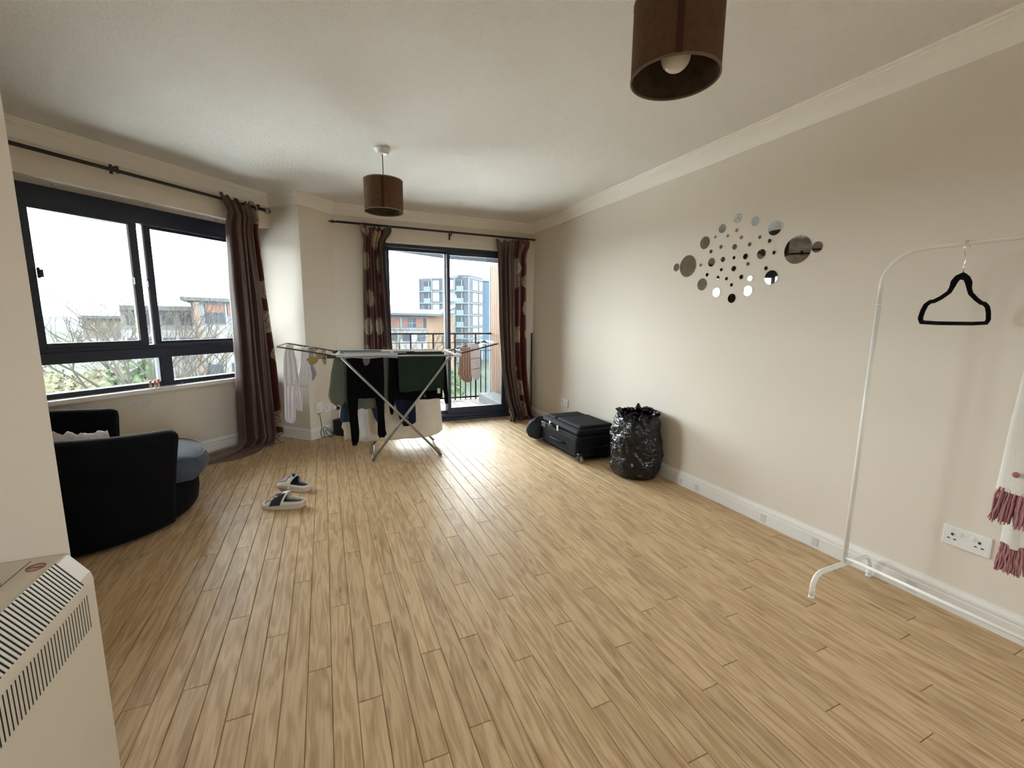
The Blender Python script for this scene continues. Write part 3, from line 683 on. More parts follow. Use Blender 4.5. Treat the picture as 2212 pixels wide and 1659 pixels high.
# ------------------------------------------------------------------ curtains
def curtain(name, label, m, keys, n, amp, inward, seed, zrod, heads, rings=None):
    """keys: list of (v, A, B, z, fold depth) top to bottom; A and B are the curtain's edges in plan"""
    rnd = random.Random(seed); NU, NV = 150, 70
    inward = Vector(inward).normalized()
    def at(v):
        for i in range(len(keys)-1):
            if keys[i][0] <= v <= keys[i+1][0]:
                t = (v-keys[i][0])/(keys[i+1][0]-keys[i][0]); a, b = keys[i], keys[i+1]
                return Vector(a[1]).lerp(Vector(b[1]), t), Vector(a[2]).lerp(Vector(b[2]), t), lerp(a[3], b[3], t), lerp(a[4], b[4], t)
        k = keys[-1]; return Vector(k[1]), Vector(k[2]), k[3], k[4]
    ph = [rnd.uniform(0, 6.28) for _ in range(4)]
    rows = []; uv = []
    for j in range(NV):
        v = j/(NV-1); A, B, z, am = at(v); row = []
        for i in range(NU):
            u = i/(NU-1); uw = u+.035*sin(2*pi*2.3*u+ph[0])+.02*sin(2*pi*5.1*u+ph[1])
            dr = .35*sin(v*2.2+ph[2])*N3(u*3, v*1.2, seed)
            f = sin(2*pi*n*uw+dr*2)
            f = (abs(f)**.75)*(1 if f > 0 else -1)
            f2 = N3(u*7+seed, v*3.0, 1.3)*.55
            p = A.lerp(B, u)+inward*(am*amp*(f+f2))
            zz = z
            if z > zrod-.14: zz += heads*N3(u*9, seed*2., z*3)*(z-(zrod-.14))/.14
            if z < .12: zz += .020*max(0, N3(u*5+3, v*20, seed))+.012*max(0, f)
            row.append((p.x, p.y, max(zz, .004))); uv.append((u*.9, z))
        rows.append(row)
    o = MB().grid(rows).build(name, m, None, uv=uv, fix=False)
    solid(o, .0028)
    return tag(o, label, 'curtain')
def ring(parent, c, d, r=.017):
    c = Vector(c); d = Vector(d).normalized(); a = d.orthogonal().normalized(); b = d.cross(a)
    MB().tube([c+(a*cos(2*pi*k/14)+b*sin(2*pi*k/14))*r for k in range(14)], .0018, 5, closed=True).build('ring', BLACKM, parent)
CB = mat  # shorthand kept local
PLAIN, FLORAL, CREAM = (.088, .048, .036), (.085, .020, .016), (.40, .34, .235)
cm1 = curtain_mat('curtain_satin_window', PLAIN, FLORAL, CREAM, .74, 2, .3)
cm2 = curtain_mat('curtain_satin_balcony_near', (.075, .045, .038), (.095, .026, .022), CREAM, -1, .66, 1.9)
cm3 = curtain_mat('curtain_satin_balcony_corner', (.085, .052, .040), FLORAL, CREAM, .56, 2, 4.1)
def WP(t, d): p = W(t, d); return (p.x, p.y, 0)
curtain('floor_length_curtain', 'brown satin curtain gathered at the right of the left window, hem pooled on the floor', cm1, [
    (0, WP(2.62, 3.66), WP(2.96, 3.70), zr+.022, .35), (.03, WP(2.64, 3.66), WP(2.99, 3.70), zr-.02, .5), (.10, WP(2.69, 3.67), WP(3.00, 3.71), zr-.10, .6), (.13, WP(2.66, 3.66), WP(2.96, 3.70), 1.98, .9), (.45, WP(2.66, 3.67), WP(3.01, 3.70), 1.25, 1.2),
    (.80, WP(2.66, 3.69), WP(3.05, 3.69), .42, 1.5), (.90, WP(2.66, 3.70), WP(3.06, 3.68), .07, 1.5), (.94, WP(2.58, 3.66), WP(3.06, 3.68), .03, 1.1), (1, WP(2.40, 3.60), WP(3.02, 3.60), .006, .7)], 4.4, .034, (S2, -S2, 0), 2.0, zr, .05)
pool = MB(); rows = []
for j in range(16):
    q = j/15; row = []
    for i in range(40):
        a = i/39; t = lerp(2.30, 3.00, a); d0_ = 3.86; d1_ = 3.60-.13*sin(pi*min(1, a*1.15))+.08*a
        d = lerp(d0_, d1_, q); z = .004+(.035+.03*N3(a*6, q*3, 2))*sin(pi*q)**.7*(.25+.75*min(1, a*2.2))
        p = W(t-.06*q*(1-a), d, max(.003, z)); row.append(tuple(p))
    rows.append(row)
# hem pool belongs to the window curtain
hem = pool.grid(rows).build('pooled_hem', cm1, bpy.data.objects['floor_length_curtain'], uv=[(.2+.3*i/39, j*.02) for j in range(16) for i in range(40)], fix=False)
solid(hem, .003)
for k in range(5): ring(pole, W(2.66+k*.075, dW, zr-.014), W(1, .2))
curtain('floor_length_curtain', 'maroon floral curtain left of the balcony door, behind the drying rack', cm2, [
    (0, (.385, 4.84, 0), (.70, 4.82, 0), 2.150, .45), (.05, (.40, 4.84, 0), (.70, 4.82, 0), 2.09, .6), (.09, (.425, 4.85, 0), (.64, 4.84, 0), 2.02, .6), (.14, (.415, 4.85, 0), (.625, 4.84, 0), 1.92, .9), (.55, (.395, 4.84, 0), (.67, 4.83, 0), .95, 1.2), (1, (.37, 4.84, 0), (.70, 4.82, 0), .006, 1.3)], 5.2, .030, (0, -1, 0), 5.0, zr2, .06)
for k in range(5): ring(pole2, (.47+k*.035, yr, zr2-.014), (1, 0, .3))
curtain('floor_length_curtain', 'brown and floral curtain in the far corner right of the balcony door', cm3, [
    (0, (1.875, 4.83, 0), (2.30, 4.82, 0), 2.125, .5), (.05, (1.885, 4.84, 0), (2.30, 4.83, 0), 2.07, .5), (.10, (1.90, 4.85, 0), (2.27, 4.84, 0), 2.00, .8), (.45, (1.92, 4.84, 0), (2.27, 4.83, 0), 1.15, 1.1),
    (.68, (1.94, 4.82, 0), (2.285, 4.82, 0), .62, 1.3), (.84, (2.00, 4.79, 0), (2.32, 4.80, 0), .25, 1.4), (.93, (2.04, 4.72, 0), (2.345, 4.78, 0), .06, 1.4), (.965, (2.0, 4.66, 0), (2.35, 4.74, 0), .028, 1.2), (1, (1.965, 4.60, 0), (2.35, 4.66, 0), .006, .8)], 4.6, .034, (0, -1, 0), 9.0, zr2, .06)
for k in range(5): ring(pole2, (2.0+k*.06, yr, zr2-.014), (1, 0, .3))
st = MB().tube([(2.372, 4.845, .004), (2.398, 4.912, 1.05)], .009, 10).build('black_pole', BLACKM, None)
tag(st, 'thin black pole leaning in the far corner beside the curtain', 'pole')

# ------------------------------------------------------------------ things on the sill
PINK = mat('rose_gold_tube', (.55, .22, .17), .3)
for k, (t, d) in enumerate(((2.115, 3.945), (2.148, 3.945), (2.188, 3.975))):
    lab = ('small rose pink tube on the window sill, leftmost of the three', 'small rose pink tube on the window sill, middle of the three', 'small rose pink tube on the sill nearest the lower mullion')[k]
    e = thing('cosmetic_tube', lab, 'cosmetics', W(t, d, .642), 0, 'pink tubes on the window sill')
    MB().lathe([(0, 0), (.0095, 0), (.0095, .020), (.0085, .021), (0, .021)], 16).build('base', mat('clear_base', (.70, .62, .60), .2), e)
    MB().lathe([(0, .021), (.0090, .021), (.0090, .058), (.007, .061), (0, .061)], 16).build('cap', PINK, e)
pk = MB()
for k in range(3): pk.tube([W(2.34+.006*k, 3.95, .645), W(2.355, 3.955+.003*k, .652+.004*k), W(2.372-.004*k, 3.945, .646)], .003, 6)
tag(pk.build('small_hair_clip', mat('grey_clip', (.25, .25, .26), .5), None), 'tiny grey clip on the white window sill right of the mullion', 'hair clip')

# ------------------------------------------------------------------ sockets
SLOT = mat('socket_slot', (.02, .02, .02), .6)
def socket(label, cat, m, w_, gangs):
    """face plate in local x-z, facing -y"""
    e = thing('wall_socket', label, cat); e.matrix_world = m
    MB().box((-w_/2, -.010, -.043), (w_/2, 0, .043), .004).build('face_plate', WHITEPL, e)
    for gx in gangs:
        s = MB()
        s.box((gx-.004, -.0112, .004), (gx+.004, -.0098, .014)); s.box((gx-.014, -.0112, -.013), (gx-.006, -.0098, -.0085)); s.box((gx+.006, -.0112, -.013), (gx+.014, -.0098, -.0085))
        s.build('pin_slots', SLOT, e)
        sx = gx+(.022 if gx < 0 else -.022)
        if len(gangs) == 2: MB().box((sx-.006, -.0135, .008), (sx+.006, -.0095, .028), .002).build('rocker_switch', WHITEPL, e)
    return e
def wallm(p, ang): m = Matrix.Rotation(ang, 4, 'Z'); m.translation = p; return m
socket('white double wall socket near the clothes rack, beside the pink tassels', 'socket', wallm((XR, .790, .328), radians(-90)), .148, (-.042, .042))
socket('white double wall socket above the suitcase', 'socket', wallm((XR, 4.09, .313), radians(-90)), .148, (-.042, .042))
sq = socket('white double socket with plugs in it, on the chimney-like column', 'socket', wallm(W(3.42, 3.40, .285), R45), .148, (-.042, .042))
MB().box((.018, -.04, -.028), (.062, -.010, .012), .006).build('white_plug', WHITEPL, sq); MB().box((.064, -.05, -.035), (.10, -.010, .0), .006).build('black_plug', DARKPL, sq)
fs = thing('telephone_socket', 'square white master telephone socket nearest the column edge', 'socket'); fs.matrix_world = wallm(W(3.268, 3.40, .325), R45)
MB().box((-.040, -.028, -.062), (.040, 0, .050), .005).build('face_plate', WHITEPL, fs); MB().box((-.034, -.0285, -.03), (.0, -.0275, -.027)).build('seam', SLOT, fs)
MB().box((-.016, -.022, -.082), (.014, -.006, -.060), .003).build('yellowed_plug', mat('yellowed_plug', (.35, .32, .18), .5), fs)
def cable(label, pts, m, r=.003):
    # smooth the polyline
    P = [Vector(p) for p in pts]; Q = []
    for i in range(len(P)-1):
        a, b, c, d = P[max(i-1, 0)], P[i], P[i+1], P[min(i+2, len(P)-1)]
        for k in range(6):
            t = k/6; Q.append(.5*((2*b)+(c-a)*t+(2*a-5*b+4*c-d)*t*t+(3*b-a-3*c+d)*t**3))
    Q.append(P[-1])
    return tag(MB().tube(Q, r, 7).build('power_cable', m, None), label, 'cable')
def CW(t, d, z): return tuple(W(t, d, z))
cable('black looped cable below the square telephone socket', [CW(3.268, 3.385, .245), CW(3.272, 3.375, .20), CW(3.275, 3.37, .125), CW(3.262, 3.36, .10), CW(3.245, 3.355, .05), CW(3.250, 3.34, .012), CW(3.27, 3.33, .03), CW(3.275, 3.35, .11), CW(3.32, 3.34, .09), CW(3.345, 3.31, .06), CW(3.33, 3.28, .02), CW(3.31, 3.30, .008), CW(3.30, 3.34, .05), CW(3.33, 3.36, .07), CW(3.38, 3.32, .02), CW(3.40, 3.26, .03)], DARKPL, .0034)
cable('thin white cable hanging from the white plug on the column', [CW(3.455, 3.375, .26), CW(3.44, 3.378, .2), CW(3.42, 3.375, .12), CW(3.40, 3.36, .06), CW(3.405, 3.33, .03)], WHITEPL, .0024)
cable('thin dark cable hanging from the black plug on the column', [CW(3.50, 3.36, .25), CW(3.50, 3.365, .2), CW(3.492, 3.36, .15), CW(3.47, 3.34, .125), CW(3.465, 3.30, .124)], mat('grey_cable', (.08, .075, .08), .5), .0024)
bxm = thing('black_speaker_box', 'small black box on the floor beside the column, cables behind it', 'speaker', W(3.47, 3.27, 0), R45)
MB().box((-.075, -.07, .004), (.10, .07, .165), .008).build('cabinet', mat('black_box', (.010, .010, .015), .5), bxm); MB().box((-.07, -.072, .012), (.095, -.069, .158), .002).build('grille_cloth', mat('black_cloth', (.008, .008, .011), .9), bxm)
for a in (-.06, .085): MB().box((a-.012, -.05, 0), (a+.012, .05, .005)).build('foot', DARKPL, bxm)

# ------------------------------------------------------------------ mirror discs
MIR = mat('mirror_glass', (.86, .87, .86), .015, metal=1)
EDGE = mat('mirror_edge', (.55, .55, .50), .2)
discs = [(2.04,1.861,.029),(1.917,1.82,.029),(2.151,1.819,.029),(1.784,1.757,.0425),(2.287,1.75,.0425),(2.041,1.789,.0115),(2.104,1.766,.0105),(2.203,1.774,.0105),(2.003,1.74,.0125),(1.875,1.721,.0115),(1.81,1.689,.0125),(2.152,1.704,.0125),(2.046,1.689,.018),(1.94,1.688,.0125),(2.23,1.685,.0135),(1.961,1.619,.018),(1.855,1.62,.029),(1.775,1.618,.0115),(1.637,1.616,.0765),(1.533,1.615,.029),(2.128,1.621,.0175),(2.044,1.622,.0115),(2.219,1.613,.029),(2.309,1.605,.0115),(2.426,1.609,.0765),(2.536,1.611,.029),(2.134,1.557,.0115),(2.039,1.554,.0175),(1.94,1.572,.0125),(1.816,1.534,.0125),(2.248,1.534,.0125),(2.156,1.508,.0125),(2.088,1.495,.0115),(1.979,1.497,.0145),(1.916,1.483,.0165),(1.778,1.478,.0415),(2.046,1.453,.0115),(2.285,1.472,.0415),(2.159,1.411,.0305),(2.036,1.368,.030),(1.924,1.409,.0315)]
ORD = 'first second third fourth fifth sixth seventh eighth ninth tenth eleventh twelfth thirteenth fourteenth fifteenth sixteenth seventeenth eighteenth nineteenth twentieth twenty-first twenty-second twenty-third twenty-fourth twenty-fifth'.split()
def cls(r): return 'largest' if r > .07 else 'saucer-sized' if r > .038 else 'coaster-sized' if r > .024 else 'tiny'
groups = {}
for d in discs: groups.setdefault(cls(d[2]), []).append(d)
rnd = random.Random(3)
for c, ds in groups.items():
    ds.sort(key=lambda d: -d[0])
    for k, (y, z, r) in enumerate(ds):
        if c == 'largest': lab = ('large round mirror on the right wall, nearest the balcony door', 'large round mirror on the right wall, nearest the clothes rack')[k]
        else: lab = '%s round wall mirror, the %s of its size counted from the balcony side' % (c, ORD[k])
        n = 48 if r > .04 else 28
        s = MB().lathe([(0, .0024), (r-.0012, .0024)], n, smooth=False); s.lathe([(r-.0012, .0024), (r, .0014), (r, 0), (0, 0)], n, smooth=False)
        o = s.build('mirror_disc', MIR, None); o.rotation_euler = (0, radians(-90+rnd.uniform(-.5, .5)), 0); o.rotation_euler[2] = radians(rnd.uniform(-.4, .4)); o.location = (XR-.0004, y, z)
        tag(o, lab, 'mirror', 'round mirror discs on the right wall')
# ------------------------------------------------------------------ swivel armchair
NAVY = mat('black_navy_velvet', (.0035, .0035, .0055), .85, spec=.12, sheen=.02, bump=.05, bscale=300)
SLATE = mat('slate_blue_chenille', (.070, .088, .118), .85, spec=.2, sheen=.15, bump=.25, bscale=260, var=.1, vscale=30)
ch = thing('swivel_armchair', 'round black velvet swivel armchair with slate blue seat by the left window', 'armchair', (-1.34, 3.22, 0), radians(33.5))
MB().lathe([(0, .012), (.47, .012), (.515, .02), (.535, .05), (.545, .12), (.545, .19), (.53, .205), (0, .205)], 64).build('base', NAVY, ch)
MB().lathe([(0, 0), (.30, 0), (.30, .014), (0, .014)], 32).build('swivel_plate', DARKPL, ch)
def tub():
    rows = []; n = 72; half = radians(57)
    for i in range(n+1):
        a = half+(2*pi-2*half)*i/n; q = abs(a-pi)/(pi-half)  # 1 at the arm ends
        hh = .580+.075*cos(q*pi/2)**1.2; lean = .050
        e = min(1, (1-q)*(pi-half)*.58/.055); k = sqrt(max(0, 1-(1-e)**2)); k = .35+.65*k
        top = .215+(hh-.215)*(.93+.07*k)
        prof = []
        ro, ri = .575, .445
        th = (ro-ri)/2*k; rc = (ro+ri)/2
        prof = [(rc-th, .20), (rc-th*.98+.012, (top+.215)/2), (rc-th*.9+lean*.6, top-.05)]
        prof += [(rc+lean+th*cos(pi-pi*j/8), top-.05+.05*sin(pi*j/8)) for j in range(1, 8)]
        prof += [(rc+th*.95+lean, top-.05), (rc+th+lean*.45, (top+.215)/2), (rc+th-.008, .20), (rc+th-.016, .06), (rc+th-.03, .022), (rc-th, .022)]
        rows.append([(r*cos(a), r*sin(a), z) for r, z in prof])
    s = MB().grid(rows, closed=True)
    m = len(rows[0]); k0 = 0
    s.f.append(tuple(range(m))); s.sm.append(False); s.f.append(tuple(reversed(range(n*m, n*m+m)))); s.sm.append(False)
    return s
tub().build('tub_back', NAVY, ch)
def cushion(rx, ry, z0, z1, cx=0, n=56):
    pr = [(0, z0), (.80, z0), (.93, z0+.015), (.985, z0+.05), (1.0, (z0+z1)/2), (.985, z1-.055), (.93, z1-.018), (.78, z1), (.4, z1+.012), (0, z1+.016)]
    s = MB(); rows = []
    for r, z in pr:
        row = []
        for k in range(n):
            a = 2*pi*k/n; w_ = 1+.012*N3(2*cos(a), 2*sin(a), z*8)
            q = max(0., min(1., (abs((a+pi) % (2*pi)-pi)-radians(46))/radians(9))); rr = r*lerp(1, .43/rx, q*q*(3-2*q))
            row.append((cx+max(r, 1e-4)/max(r, 1e-4)*rx*rr*cos(a)*w_, ry*rr*sin(a)*w_, z+.006*N3(3*r*cos(a), 3*r*sin(a), 1)))
        rows.append(row)
    return s.grid(rows, closed=True)
cu = cushion(.615, .605, .205, .365).build('seat_cushion', SLATE, ch)
s = MB(); s.tube([(.595*cos(a), .585*sin(a), .352) for a in [radians(-44+88*k/30) for k in range(31)]], .005, 6); s.build('cushion_piping', SLATE, cu)
# pale cushion tucked against the inside of the arm
th_ = MB(); rows = []
for j in range(15):
    row = []
    for i in range(44):
        a = radians(lerp(172, 276, i/43)); q = j/14; r = lerp(.44, .30, q)
        z = .455+.145*sin(pi*min(1, .15+q*.9))+.022*N3(i*.45, q*4, 4)+.018*N3(i*.9, q*6, 7)+.03*sin(pi*i/43)
        row.append((r*cos(a), r*sin(a), z))
    rows.append(row)
rows = [[(p[0], p[1], .39) for p in rows[0]]]+rows+[[(p[0], p[1], .39) for p in rows[-1]]]
thr = th_.grid(rows).build('crumpled_throw', mat('pale_lilac_cotton', (.66, .62, .64), .9, bump=.2, bscale=60), None); solid(thr, .004)
thr.location = ch.location; thr.rotation_euler = ch.rotation_euler
tag(thr, 'crumpled pale throw lying inside the black armchair, only its top edge showing', 'throw')

# ------------------------------------------------------------------ storage heater
HT = mat('heater_enamel', (.69, .635, .55), .45, var=.02); HTD = mat('heater_dark_slot', (.010, .005, .004), .7); WOODTOP = mat('heater_top_enamel', (.57, .53, .47), .35)
he = thing('storage_heater', 'cream storage heater with slotted grille at the lower left, against the wall', 'heater', (0, 0, 0))
y0, y1 = .25, 1.197
xf = -.5045
prof = [(-.699, .02), (-.699, .700), (-.5445, .700), (-.5410, .698), (-.5085, .650), (xf-.0012, .641), (xf, .632), (xf, .02)]
MB().prism(prof, 'y', y0, y1).build('casing', HT, he)
for yy in (.35, 1.1): MB().box((-.69, yy-.02, 0), (-.52, yy+.02, .021)).build('foot', DARKPL, he)
SL = Vector((-.5085+.5410, 0, .650-.698)); sl = SL.length; d = SL.normalized(); nn = Vector((-d.z, 0, d.x))
m1 = Matrix((d, Vector((0, 1, 0)), nn)).transposed().to_4x4(); m1.translation = Vector((-.5410, 0, .698))
MB().box((-.004, .30, .0002), (sl+.010, 1.152, .0008), mtx=m1).build('vent_backing', HTD, he)
s = MB(); y = .30
while y < 1.150: s.box((-.005, y, .0004), (sl+.010, y+.0052, .0018), mtx=m1); y += .0105
tag(s.build('vent_slats', HT, he), kind='stuff')
MB().box((xf-.0005, .30, .536), (xf+.0006, 1.164, .612)).build('front_vent_backing', HTD, he)
s = MB(); y = .30
while y < 1.163: s.box((xf-.0003, y, .534), (xf+.0014, y+.0055, .614)); y += .0105
tag(s.build('front_vent_slats', HT, he), kind='stuff')
MB().box((-.5960, .30, .6999), (-.5945, 1.185, .7008)).build('lid_seam', mat('lid_seam_brown', (.20, .15, .11), .7), he)
kn = MB().lathe([(.013, .7), (.015, .7), (.015, .702), (.013, .702)], 28, c=(-.572, 1.150, 0), close=True); kn.box((-.585, 1.1485, .7), (-.559, 1.1515, .7018)); kn.build('control_knob', mat('red_brown_mark', (.30, .13, .11), .6), he)
fl_ = MB().tube([(-.62+.030*cos(2*pi*k/24), 1.04+.075*sin(2*pi*k/24), .7005) for k in range(24)], .002, 6, closed=True).build('flap_outline', mat('lid_seam_brown', (.2, .15, .11)), he)

# ------------------------------------------------------------------ slippers
FELT = mat('cream_felt', (.72, .69, .65), .95, bump=.3, bscale=200); SOLE = mat('cream_sole', (.62, .56, .47), .8); INK = mat('charcoal_felt', (.022, .024, .030), .9); MAUVE = mat('mauve_fur', (.38, .32, .33), .95, bump=.4, bscale=300, var=.15, vscale=60)
def slipper(label, loc, rz, flip, ears, open_toe):
    e = thing('slipper', label, 'slipper', loc, rz, 'slippers on the floor')
    Lh = .272
    def wd(s):  # half width along the foot, s from toe 0 to heel 1
        return .050*(max(1e-4, 1-((s-.30)/.72)**4 if s > .30 else 1-((.30-s)/.30)**2.6)**.5)*(1-.22*max(0, (s-.35)))
    ol = [(Lh*s, wd(s)) for s in [i/24 for i in range(25)]]
    poly = ol+[(x, -y) for x, y in reversed(ol[1:-1])]
    s = MB()
    def ringp(k, z): return [(Lh/2+(x-Lh/2)*k, y*k, z) for x, y in poly]
    s.grid([ringp(.95, .0), ringp(1.0, .005), ringp(1.02, .014), ringp(1.02, .024), ringp(.985, .031), ringp(.90, .0315)], closed=True)
    s.f.append(tuple(reversed(range(len(poly))))); s.sm.append(False); k = 5*len(poly); s.f.append(tuple(range(k, k+len(poly)))); s.sm.append(True)
    s.build('sole', SOLE, e)
    i_ = MB(); i_.add([(x, y, z+.0012) for x, y, z in ringp(.86, .0315)], [tuple(range(len(poly)))]); i_.build('insole', mat('grey_insole', (.075, .082, .095), .7), e)
    def upper(s0, s1, name, m, h0, h1, a0=0, a1=1, off=0.0, top=None):
        rows = []
        for j in range(13):
            q = lerp(s0, s1, j/12); hh = lerp(h0, h1, sin(pi/2*j/12)); row = []
            for i in range(17):
                a = pi*lerp(a0, a1, i/16); ww_ = wd(q)+.002+off
                row.append((Lh*q+(top or 0)*sin(a), ww_*cos(a)*(1 if flip > 0 else -1), .020+(hh+off)*sin(a)**.8))
            rows.append(row)
        o = MB().grid(rows).build(name, m, e); solid(o, .004, 1); return o
    upper(.10 if open_toe else .012, .54, 'upper', FELT, .024, .086, top=.034)
    upper(.26, .50, 'dark_side_patch', INK, .054, .084, .03, .36, .0042, top=.03)
    upper(.05, .40, 'fur_vamp', MAUVE, .022, .074, .42, .80, .0045, top=.025)
    if open_toe:
        pass
    li = MB(); rows = []
    for j in range(7):
        q = lerp(.20, .485, j/6); rows.append([(Lh*q+.028*sin(pi*i/14), (wd(q)-.003)*cos(pi*i/14), .034+(.024+.052*j/6)*sin(pi*i/14)**.8-.004) for i in range(15)])
    li.grid(rows).build('upper_lining', INK, e)
    # heel wall, a low rim
    rim = [(Lh*s_, wd(s_)) for s_ in [lerp(.52, 1, i/14) for i in range(15)]]; rp = rim+[(x, -y) for x, y in reversed(rim[:-1])]
    n = len(rp); g0 = []; g1 = []
    for i, (x, y) in enumerate(rp):
        h_ = .044+.010*abs(cos(pi*i/(n-1)))**2; g0.append((Lh/2+(x-Lh/2)*1.0, y*1.0, .028)); g1.append((Lh/2+(x-Lh/2)*.99, y*.97, .028+h_*.5))
    o = MB().grid([g0, g1]).build('heel_rim', FELT, e); solid(o, .005, 0)
    if ears == 'pom':
        for (x, y, r) in ((.165, -.02, .011), (.178, -.032, .008)): MB().ball((x, y*flip, .116), r, 10).build('pompom', INK, e)
        for sgn in (-1, 1): MB().ball((.150+.01*sgn, -.022*flip+.012*sgn, .106), .012, 8, (1.3, .8, .7)).build('bow_loop', MAUVE, e)
    else:
        for sgn in (-1, 1): MB().ball((.085+.018*sgn, .040*flip, .076+.012*sgn), .014, 8, (1.5, .6, .6)).build('bow_loop', mat('blush_bow', (.55, .45, .42), .9), e)
        MB().ball((.087, .044*flip, .079), .007, 8).build('bow_knot', FELT, e)
    return e
slipper('open-toed cream and charcoal slipper lying nearer the camera, bow on its side', (-.420, 3.065, 0), radians(-22), -1, 'bow', True)
slipper('cream and mauve slipper with dark pompoms, the farther of the pair', (-.352, 3.415, 0), radians(-44), 1, 'pom', False)

# ------------------------------------------------------------------ suitcase, bags
NYL = mat('black_nylon', (.0045, .0045, .007), .7, spec=.15, bump=.15, bscale=500); NYL2 = mat('charcoal_nylon', (.010, .0105, .015), .7, spec=.15, bump=.15, bscale=500)
sc_ = thing('suitcase', 'black soft suitcase lying flat on the floor against the right wall', 'suitcase', (1.945, 3.045, 0), 0)
b = MB().box((0, 0, .012), (.448, .70, .235), .045).build('body', NYL, sc_); b.modifiers.new('rounding', 'BEVEL').width = .008
MB().box((.006, .012, .215), (.440, .69, .283), .030).build('lid', NYL, sc_)
MB().box((.05, .06, .270), (.40, .47, .306), .018).build('lid_pocket', NYL2, sc_)
MB().box((.05, .49, .270), (.40, .655, .298), .014).build('small_lid_pocket', NYL2, sc_)
def rrect(x0, x1, y0, y1, r, z, n=5):
    o = []
    for cx, cy, a0 in ((x1-r, y1-r, 0), (x0+r, y1-r, 90), (x0+r, y0+r, 180), (x1-r, y0+r, 270)):
        o += [(cx+r*cos(radians(a0+90*k/n)), cy+r*sin(radians(a0+90*k/n)), z) for k in range(n+1)]
    return o
MB().tube(rrect(-.003, .451, -.003, .703, .05, .218), .006, 6, closed=True).build('zip', NYL2, sc_)
MB().tube(rrect(-.002, .450, -.002, .702, .05, .060), .005, 6, closed=True).build('piping', NYL2, sc_)
MB().tube([(.0, .22, .120), (-.022, .25, .122), (-.026, .35, .122), (-.022, .45, .122), (0, .48, .12)], .009, 8).build('side_handle', NYL2, sc_)
MB().tube([(.14, 0, .13), (.16, -.014, .13), (.28, -.014, .13), (.30, 0, .13)], .008, 8).build('end_handle', NYL2, sc_)
s = MB(); s.box((-.010, .50, .215), (-.002, .512, .262), .002); s.box((-.010, .478, .245), (-.002, .512, .258), .002); s.build('zip_pull', CHROME, sc_)
s = MB(); s.box((-.010, .335, .205), (-.002, .347, .252), .002); s.box((-.010, .352, .205), (-.002, .362, .25), .002); s.box((-.011, .335, .243), (-.003, .362, .252), .002); s.build('zip_pull', CHROME, sc_)
MB().tube([(-.002, .50, .235), (-.024, .47, .236), (-.024, .40, .236), (-.002, .37, .235)], .008, 8).build('top_handle', NYL2, sc_)
MB().box((-.006, .60, .175), (.002, .675, .225), .004).build('name_plate', mat('pewter', (.25, .25, .26), .3, metal=.8), sc_)
for wx in (.028, .42):
    mm = Matrix.Rotation(radians(90), 4, 'Y'); mm.translation = Vector((wx-.012, -.004, .032))
    MB().lathe([(0, 0), (.026, 0), (.030, .004), (.030, .020), (.026, .024), (0, .024)], 20, mtx=mm).build('wheel', mat('worn_wheel', (.16, .15, .10), .5), sc_)
    MB().box((wx-.022, -.006, .01), (wx+.026, .06, .085), .012).build('wheel_housing', DARKPL, sc_)
gb = MB(); rows = []
for j in range(13):
    th = pi*j/12; rows.append([(.15*sin(th)*cos(p)*(1+.15*N3(cos(p)*2, sin(p)*2, j*.3)),   .085*sin(th)*sin(p)*(1+.2*N3(cos(p)*2, sin(p)*2, j*.4+5)), .118-.113*cos(th)+.02*N3(3*cos(p), 3*sin(p), j*.5)) for p in [2*pi*k/32 for k in range(32)]])
rows = [[(x, y, max(.004, z)) for x, y, z in r] for r in rows]
bag0 = thing('soft_holdall', 'charcoal soft holdall slumped behind the suitcase', 'bag', (1.985, 3.855, 0), radians(14))
gb.grid(rows, closed=True).build('body', mat('slate_nylon', (.030, .035, .046), .8, spec=.15, bump=.2, bscale=80), bag0)
MB().tube([(-.10, -.03, .20), (-.09, -.05, .236), (0, -.05, .24), (.06, -.04, .215)], .007, 7).build('strap', NYL2, bag0)
# bin bag
BAG = bpy.data.materials.new('black_polythene'); BAG.use_nodes = True; nt = BAG.node_tree; b = nt.nodes['Principled BSDF']
b.inputs['Base Color'].default_value = (.0045, .0045, .0055, 1); b.inputs['Roughness'].default_value = .22; b.inputs['Specular IOR Level'].default_value = .42
tc = nt.nodes.new('ShaderNodeTexCoord'); mp = nt.nodes.new('ShaderNodeMapping'); mp.inputs['Scale'].default_value = (5, 5, 15); mp.inputs['Rotation'].default_value = (.35, .3, 0); nt.links.new(tc.outputs['Object'], mp.inputs[0])
n = nt.nodes.new('ShaderNodeTexNoise'); n.inputs['Scale'].default_value = 1.1; n.inputs['Detail'].default_value = 2.5; n.inputs['Distortion'].default_value = 1.6; nt.links.new(mp.outputs[0], n.inputs[0])
bp = nt.nodes.new('ShaderNodeBump'); bp.inputs['Strength'].default_value = .9; bp.inputs['Distance'].default_value = .02; nt.links.new(n.outputs['Fac'], bp.inputs['Height']); nt.links.new(bp.outputs[0], b.inputs['Normal'])
bb = thing('bin_bag', 'full black polythene bin bag standing beside the suitcase', 'bag', (2.235, 2.66, 0), 0)
rows = []; NB = 110
prof = [(.02, .0), (.13, .002), (.165, .012), (.186, .05), (.193, .12), (.192, .20), (.190, .28), (.184, .35), (.174, .41), (.166, .45), (.152, .478), (.140, .492), (.138, .505), (.146, .52)]
import bisect
NJ = 84; ks = [i/(len(prof)-1) for i in range(len(prof))]
